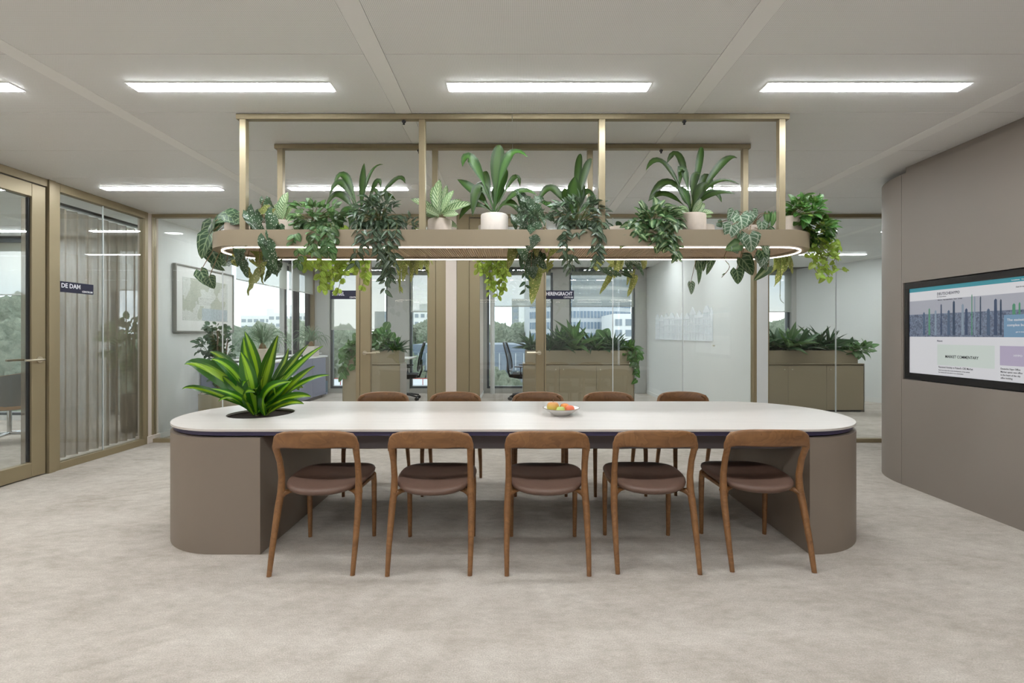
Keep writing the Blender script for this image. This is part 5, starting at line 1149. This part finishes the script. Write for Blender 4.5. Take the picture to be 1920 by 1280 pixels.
for x0, x1, lb in ((-3.0, -2.05, 'white desk top behind the left sideboard'), (.25, 1.9, 'white desk top behind the long sideboard')):
    d = empty('desk', ((x0+x1)/2, 8.65, 0), 0, lb, 'desk', 'white desks by the windows')
    MB().bbox(x0, x1 + (.10 if x0 < 0 else 0), 8.25, 9.0, .84, .865, .004).build('desk_top', M_['white'], d, world=True)
    for x in (x0 + .08, x1 - .12):
        MB().bbox(x - .03, x + .03, 8.6, 8.66, .02, .84, .004).build('leg', M_['white'], d, world=True); MB().bbox(x - .035, x + .035, 8.3, 8.95, 0, .02, .004).build('foot', M_['white'], d, world=True)
# relief of gabled houses on the pale wall (x = 2.907, facing -x)
rl = empty('house_relief', (2.906, 8.0, 1.2), -PI/2, 'white cut out relief of gabled canal houses on the pale wall', 'wall decoration')
rz = random.Random(9); xx = -1.36
# local x runs towards the camera side (from far window to near)
def bxs(mb, x0, x1, z0, z1, d=.012): mb.box(x0, x1, -d, 0, z0, z1)
i = 0
while xx < 1.30:
    w = rz.choice((.22, .26, .30, .24)); x1 = min(xx + w, 1.34); hgt = rz.uniform(.36, .46); nf = rz.choice((3, 4)); nw = 3 if w > .24 else 2
    mb = MB(); ths = .010
    bxs(mb, xx + .001, x1 - .001, .001, hgt - .001, .004); bxs(mb, xx, xx + ths, 0, hgt); bxs(mb, x1 - ths, x1, 0, hgt); bxs(mb, xx + ths, x1 - ths, hgt - .015, hgt); bxs(mb, xx + ths, x1 - ths, 0, .012)
    ww = (x1 - xx - 2*ths) / nw
    for f in range(1, nf): bxs(mb, xx + ths, x1 - ths, hgt * f / nf - .009, hgt * f / nf + .009)
    for k in range(1, nw): bxs(mb, xx + ths + ww*k - .010, xx + ths + ww*k + .010, .012, hgt - .015, .011)
    for f in range(nf):
        for k in range(nw):
            cx = xx + ths + ww*(k+.5); z0 = hgt*f/nf; bxs(mb, cx - .003, cx + .003, z0 + .01, z0 + hgt/nf - .01, .008); bxs(mb, cx - ww/2 + .008, cx + ww/2 - .008, z0 + hgt/nf*.55, z0 + hgt/nf*.55 + .005, .009)
    cx = (xx + x1)/2; hw = (x1 - xx)/2; ty = i % 3
    if ty == 0:
        for s_ in range(4): bxs(mb, cx - hw*(1 - s_*.22), cx + hw*(1 - s_*.22), hgt + s_*.022, hgt + (s_+1)*.022)
    elif ty == 1: mb.add([(cx-hw, -.012, hgt), (cx+hw, -.012, hgt), (cx, -.012, hgt+.11), (cx-hw, 0, hgt), (cx+hw, 0, hgt), (cx, 0, hgt+.11)], [(0,1,2), (5,4,3), (0,3,4,1), (1,4,5,2), (2,5,3,0)])
    else: bxs(mb, xx - .004, x1 + .004, hgt, hgt + .03); bxs(mb, cx - hw*.5, cx + hw*.5, hgt + .03, hgt + .07); bxs(mb, cx - .02, cx + .02, hgt + .07, hgt + .10)
    tag(mb.build('house_front', M_['print'], rl), kind='stuff'); xx = x1 + .004; i += 1
    if x1 >= 1.34: break
kb = MB().tube([(2.9065, 6.60, 1.14), (2.885, 6.60, 1.14), (2.88, 6.60, 1.14)], [.008, .008, .013], 10).build('wall_hook', M_['steel']); tag(kb, 'small metal hook on the pale wall below the house relief', 'hook')
so = MB().bbox(-.705, -.697, 9.60, 9.68, .28, .36, .002).build('wall_socket', M_['white']); tag(so, 'white wall socket low on the pale wall near the window', 'socket')
# left meeting room: curtain, chair, plant
ct = empty('sheer_curtain', (-4.68, 4.9, 0), 0, 'taupe sheer curtain hanging in folds behind the left glass wall', 'curtain')
mb = MB(); n = 190; z0, z1 = .03, 2.60; vs = []; fs2 = []
for i in range(n + 1):
    y = -.60 + 1.55 * i / n; x = -.01 + .032 * math.sin(i * .42) + .010 * math.sin(i * 1.1); vs += [(x, y, z0), (x * .8, y, (z0+z1)/2), (x*.7, y, z1)]
for i in range(n): fs2 += [[3*i, 3*i+3, 3*i+4, 3*i+1], [3*i+1, 3*i+4, 3*i+5, 3*i+2]]
mb.add(vs, fs2, smooth=True); mb.build('curtain_cloth', M_['curtain'], ct)
MB().bbox(-.03, .03, -1.2, 1.0, 2.62, 2.65, .004).build('curtain_rail', M_['dark'], ct)
tc_ = empty('tub_chair', (-6.08, 5.45, 0), PI, 'tan and grey swivel tub chair seen through the left glass door', 'chair')
tan = mat('tan_leather', rgb(190, 158, 128), .5); gsh = mat('grey_shell', rgb(122, 124, 124), .5)
rows_o = []; rows_i = []
for i in range(25):
    a = PI * .16 + (2*PI - PI*.32) * i / 24   # opening towards +x
    bk_ = .5 - .5 * math.cos(a); top = .76 + .10 * bk_ ** 2; c_, s_ = math.cos(a), math.sin(a)
    rows_o.append([(.14*c_, .14*s_, .40), (.26*c_, .26*s_, .46), (.33*c_ , .33*s_, .56), (.37*c_ - .02*bk_, .37*s_, top)])
    rows_i.append([(.355*c_ - .02*bk_, .355*s_, top + .004), (.31*c_, .31*s_, .58), (.24*c_, .24*s_, .49), (.12*c_, .12*s_, .47)])
for rows_, nm, m_ in ((rows_o, 'shell', gsh), (rows_i, 'inner_upholstery', tan)):
    mb = MB(); mb.add([q for r in rows_ for q in r], [[i*4+k, (i+1)*4+k, (i+1)*4+k+1, i*4+k+1] for i in range(24) for k in range(3)], smooth=True); mb.build(nm, m_, tc_)
MB().lathe([(.001, .40), (.20, .41), (.27, .45), (.28, .48), (.25, .50), (.001, .505)], (.02, 0, 0), 28).build('seat', tan, tc_)
MB().tube([(0, 0, .10), (0, 0, .40)], .022, 12).build('column', M_['chrome'], tc_)
mb = MB()
for k in range(4):
    a = PI/2*k + .25; mb.tube([(0, 0, .12), (.34*math.cos(a), .34*math.sin(a), .085)], [.02, .013], 8)
mb.build('base', M_['chrome'], tc_)
for k in range(4):
    a = PI/2*k + .25; cx, cy = .34*math.cos(a), .34*math.sin(a); MB().tube([(cx - .02*math.sin(a), cy + .02*math.cos(a), .034), (cx + .02*math.sin(a), cy - .02*math.cos(a), .034)], .033, 14).build('caster', M_['chrome'], tc_)
fp = empty('corner_plant', (-5.12, 6.15, 0), 0, 'leafy plant in a dark pot behind the curtain in the left room', 'potted plant'); pot(fp, (-5.12, 6.15, 0), .18, .50, mat('dark_pot', rgb(70, 62, 54), .6))
c = Vector((-5.12, 6.15, .48)); bush(fp, c, 240, 640, 34, 44, 6.15, 90, 'oval', 'mid', .15, .09, rD=.2, rnd=rq)

# ============================================================ OUTSIDE
GZ = -16.0
tag(MB().box(-420, 420, 12, 620, GZ - .5, GZ).build('ground_outside', mat('ground_paving', rgb(150, 158, 140), .9, noise=(.05, .2, (1, 1, 1)))), 'grey green ground far below the windows', kind='structure')
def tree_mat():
    m = bpy.data.materials.new('hazed_foliage'); m.use_nodes = True; t = m.node_tree; b = t.nodes['Principled BSDF']; tc = N(t, 'ShaderNodeTexCoord'); oi = N(t, 'ShaderNodeObjectInfo')
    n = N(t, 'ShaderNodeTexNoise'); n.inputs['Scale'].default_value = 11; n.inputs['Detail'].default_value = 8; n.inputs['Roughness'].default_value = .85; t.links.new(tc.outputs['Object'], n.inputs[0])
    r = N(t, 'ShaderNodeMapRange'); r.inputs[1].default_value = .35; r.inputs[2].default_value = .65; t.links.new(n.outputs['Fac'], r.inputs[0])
    c = mixc(t, r.outputs[0], rgb(122, 146, 116), rgb(204, 218, 186)); h = N(t, 'ShaderNodeHueSaturation'); t.links.new(c, h.inputs['Color']); t.links.new(M(t, 'ADD', .9, M(t, 'MULTIPLY', oi.outputs['Random'], .3)), h.inputs['Value']); h.inputs['Saturation'].default_value = .8  # pale, dulled greens: outdoor haze is put into the foliage colour
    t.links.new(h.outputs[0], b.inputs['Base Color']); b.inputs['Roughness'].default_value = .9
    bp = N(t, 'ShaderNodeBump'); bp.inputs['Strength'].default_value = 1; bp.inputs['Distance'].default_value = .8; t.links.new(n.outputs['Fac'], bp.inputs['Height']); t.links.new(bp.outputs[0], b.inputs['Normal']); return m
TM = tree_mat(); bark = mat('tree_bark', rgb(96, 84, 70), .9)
import bmesh
def crown_mesh(seed):
    rn = random.Random(seed); me = bpy.data.meshes.new('crown'); bm = bmesh.new()
    for k in range(9):
        a = rn.uniform(0, 2*PI); rr_ = 0 if k == 0 else rn.uniform(.35, .62); z = rn.uniform(-.35, .45); s = .75 if k == 0 else rn.uniform(.35, .55)
        bmesh.ops.create_icosphere(bm, subdivisions=5, radius=s, matrix=Matrix.Translation((rr_*math.cos(a), rr_*math.sin(a), z)))
    for v in bm.verts:
        q = v.co * 2.2 + Vector((seed * 7.1, 0, 0)); v.co += v.co.normalized() * (mn.noise(q) * .16 + mn.noise(q * 3.1) * .09 + mn.noise(q * 8) * .09 + mn.noise(q * 19) * .075)
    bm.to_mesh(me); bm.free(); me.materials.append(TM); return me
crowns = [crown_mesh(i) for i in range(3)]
trunk = MB().tube([(0, 0, 0), (.02, 0, .5), (0, 0, 1)], [.06, .045, .03], 8).mesh('trunk', bark)
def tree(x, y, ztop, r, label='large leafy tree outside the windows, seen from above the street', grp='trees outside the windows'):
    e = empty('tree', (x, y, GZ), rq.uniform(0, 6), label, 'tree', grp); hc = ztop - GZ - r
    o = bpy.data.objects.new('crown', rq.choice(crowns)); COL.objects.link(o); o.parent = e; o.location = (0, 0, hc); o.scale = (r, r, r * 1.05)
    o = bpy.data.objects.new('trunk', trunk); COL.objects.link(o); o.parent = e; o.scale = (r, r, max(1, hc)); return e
lt = 'tall tree close outside the window of the left meeting room'; lg = 'trees by the left meeting room'
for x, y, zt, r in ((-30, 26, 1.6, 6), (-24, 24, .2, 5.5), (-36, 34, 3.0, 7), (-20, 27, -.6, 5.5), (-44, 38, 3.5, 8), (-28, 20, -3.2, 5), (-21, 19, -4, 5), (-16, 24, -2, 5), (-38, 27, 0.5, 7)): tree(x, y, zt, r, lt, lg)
lt = 'tree beyond the wide side window and the left middle room'; lg = 'trees beyond the side window'
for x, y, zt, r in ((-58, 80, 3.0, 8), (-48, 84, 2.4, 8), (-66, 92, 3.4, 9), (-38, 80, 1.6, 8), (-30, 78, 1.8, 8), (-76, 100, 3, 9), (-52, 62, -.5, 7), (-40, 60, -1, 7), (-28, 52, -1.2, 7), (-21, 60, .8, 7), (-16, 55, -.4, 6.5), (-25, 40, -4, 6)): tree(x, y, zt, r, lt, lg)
lt = 'tree in the park seen through the middle windows'; lg = 'park trees behind the middle windows'
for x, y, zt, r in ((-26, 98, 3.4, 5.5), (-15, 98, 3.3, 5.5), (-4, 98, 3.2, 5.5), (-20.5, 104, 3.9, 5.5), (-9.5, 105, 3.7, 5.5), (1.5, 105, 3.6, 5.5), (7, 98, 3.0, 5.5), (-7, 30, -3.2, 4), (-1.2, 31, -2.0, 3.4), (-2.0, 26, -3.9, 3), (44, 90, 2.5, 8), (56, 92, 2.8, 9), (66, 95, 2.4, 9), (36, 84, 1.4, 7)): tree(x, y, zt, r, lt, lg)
ordn = ('leftmost', 'second', 'third', 'fourth', 'fifth', 'sixth', 'seventh', 'eighth', 'ninth', 'tenth', 'eleventh', 'twelfth', 'thirteenth', 'fourteenth')
for g_, s_ in (('trees by the left meeting room', 'tree close outside the left meeting room window'), ('trees beyond the side window', 'tree beyond the wide side window'), ('park trees behind the middle windows', 'park tree behind the middle windows')):
    for i, o in enumerate(sorted([o for o in COL.objects if o.get('group') == g_], key=lambda o: o.location.x / o.location.y)):
        o['label'] = s_ + (', leftmost of its group' if i == 0 else ', %s from the left' % ordn[i])
# buildings
def tower(name, x0, x1, y, depth, ztop, label, wall_m, win_m, fw, fh, wr_=.6, hr=.5, side=0, top=None):
    e = empty(name, ((x0+x1)/2, y, GZ), 0, label, 'building'); MB().box(x0, x1, y, y + depth, GZ, ztop).build('wall', wall_m, e, world=True)
    nx = max(1, int((x1-x0)/fw)); nz = int((ztop - (-6))/fh); mb = MB(); px_ = (x1-x0)/nx
    for i in range(nx):
        for j in range(nz):
            zt = ztop - fh*.5 - fh*j; xa = x0 + px_*(i + (1-wr_)/2); mb.box(xa, xa + px_*wr_, y - .12, y - .01, zt - fh*hr, zt)
    if side:
        xs = x0 if side < 0 else x1; ny = int(depth/fw)
        for i in range(ny):
            for j in range(nz):
                zt = ztop - fh*.5 - fh*j; ya = y + fw*(i + (1-wr_)/2); mb.box(min(xs, xs + side*.12), max(xs, xs + side*.12), ya, ya + fw*wr_, zt - fh*hr, zt)
    tag(mb.build('window', win_m, e, world=True), kind='stuff')
    if top: MB().box(*top).build('roof_house', wall_m, e, world=True)
    return e
bw_ = mat('white_concrete', rgb(232, 234, 236), .8); bg_ = mat('pale_concrete', rgb(196, 202, 208), .8); wn = mat('far_window_glass', rgb(138, 150, 162), .3); wn2 = mat('tower_glass', rgb(120, 140, 160), .2)
tower('apartment_slab', -112, -97, 185, 14, 9.0, 'wide white apartment slab beyond the side window, left part', bw_, wn, 2.4, 2.8, .7, .45, top=(-102, -99, 186, 190, 9, 12.0))
tower('apartment_slab', -97, -78, 178, 14, 9.8, 'wide white apartment slab beyond the side window, right part', bw_, wn, 2.4, 2.8, .7, .45, top=(-92, -88, 180, 184, 9.8, 13))
tower('tower_block', -33.6, -25.6, 150, 14, 9.4, 'white tower block right of the left mesh chair window', bw_, wn, 2.0, 2.6, .6, .45, top=(-32, -28, 151, 158, 9.4, 11.5))
tower('tower_block', 1.2, 6.4, 140, 12, 11, 'pale tower block with a dark window column in the herengracht view', bw_, wn, 5.0, 3.0, .22, .6)
tower('tower_block', 6.6, 11.8, 136, 14, 14, 'white tower block behind the door stile', bw_, wn, 1.7, 2.4, .6, .5)
tower('grey_block', -1.5, 8, 200, 12, 17, 'grey flat block beyond the herengracht room blind', mat('grey_concrete', rgb(150, 156, 160), .8), wn, 3, 3)
tower('grey_block', -62, -42, 200, 12, 11.5, 'grey flat block beyond the singel room blind', mat('grey_concrete2', rgb(158, 164, 168), .8), wn, 3, 3)
tower('white_house', 15.6, 20.5, 72, 10, 4.6, 'low white block with framed windows right of the glass office tower', bw_, wn, 1.5, 1.7, .65, .6)
# curved glass office tower
ce = empty('office_tower', (13.5, 88, GZ), 0, 'broad curved office tower with rows of narrow windows', 'building'); pts = []
for k in range(13):
    a = PI * (1.18 + .64 * k / 12); pts.append((12.5 + 11.5 * math.cos(a), 92 + 9 * math.sin(a)))
poly = pts + [(21, 100), (2, 100)]; MB().prism(poly, GZ, 12.5).build('wall', bg_, ce, world=True)
mb = MB()
for k in range(12):
    p, q = Vector(pts[k]), Vector(pts[k+1]); d = q - p; nn_ = Vector((d.y, -d.x)).normalized()
    for s_ in range(3):
        a_, b_ = p + d * (s_/3 + .04), p + d * (s_/3 + .27)
        for j in range(9):
            z = 11.6 - 2.0 * j; o1, o2 = a_ + nn_*.08, b_ + nn_*.08; mb.add([(o1.x, o1.y, z - 1.25), (o2.x, o2.y, z - 1.25), (o2.x, o2.y, z), (o1.x, o1.y, z), (a_.x, a_.y, z-1.25), (b_.x, b_.y, z-1.25), (b_.x, b_.y, z), (a_.x, a_.y, z)], [(0,1,2,3), (3,2,6,7), (0,3,7,4), (1,5,6,2), (0,4,5,1)])
tag(mb.build('window', wn2, ce, world=True), kind='stuff')
# station hall with arched roof and platform below the middle windows
st = empty('station_hall', (-1, 58, GZ), 0, 'long low hall with a blue grey ribbed roof and glass front below the middle windows', 'building')
rf = mat('zinc_roof', rgb(112, 126, 142), .5); mb = MB(); mb.box(-13, 9, 56, 70, -3.2, -.9); mb.build('roof_edge', rf, st, world=True)
MB().box(-13, 9, 57, 70, -.9, .05).build('roof', rf, st, world=True)
mb = MB()
for k in range(22): mb.box(-13 + k, -12.9 + k, 55.9, 56, -3.1, -1)
tag(mb.build('roof_rib', bg_, st, world=True), kind='stuff')
MB().box(-12.5, 8.5, 58, 69, GZ, -3.2).build('wall', wn, st, world=True)
mb = MB()
for k in range(20): mb.box(-12.4 + k*1.05, -12.15 + k*1.05, 57.8, 58, -9, -3.3)
for z in (-5, -7): mb.box(-12.4, 8.4, 57.75, 57.95, z, z + .2)
tag(mb.build('mullion', bw_, st, world=True), kind='stuff')
rd = mat('red_paint', rgb(176, 66, 60), .6)
cr = MB().tube([(-2.9, 44, GZ), (-2.6, 44, -4)], .12, 6).build('red_mast', rd); tag(cr, 'thin red mast in front of the station hall', 'mast')
pf = empty('railway_platform', (-8.5, 40, GZ), 0, 'railway platform with red and white railings below the left windows', 'platform')
MB().box(-24, -4.2, 44, 50, -4.0, -3.6).build('deck', bg_, pf, world=True); mb = MB()
for k in range(20): mb.box(-24 + k, -23.94 + k, 44, 44.06, -3.6, -3.0)
mb.box(-24, -4.2, 44, 44.06, -3.0, -2.93); mb.build('railing', rd, pf, world=True)
mb = MB()
for k in range(6): mb.box(-23 + k*3.4, -22.5 + k*3.4, 46, 46.5, GZ, -4.0)
mb.build('column', bg_, pf, world=True)
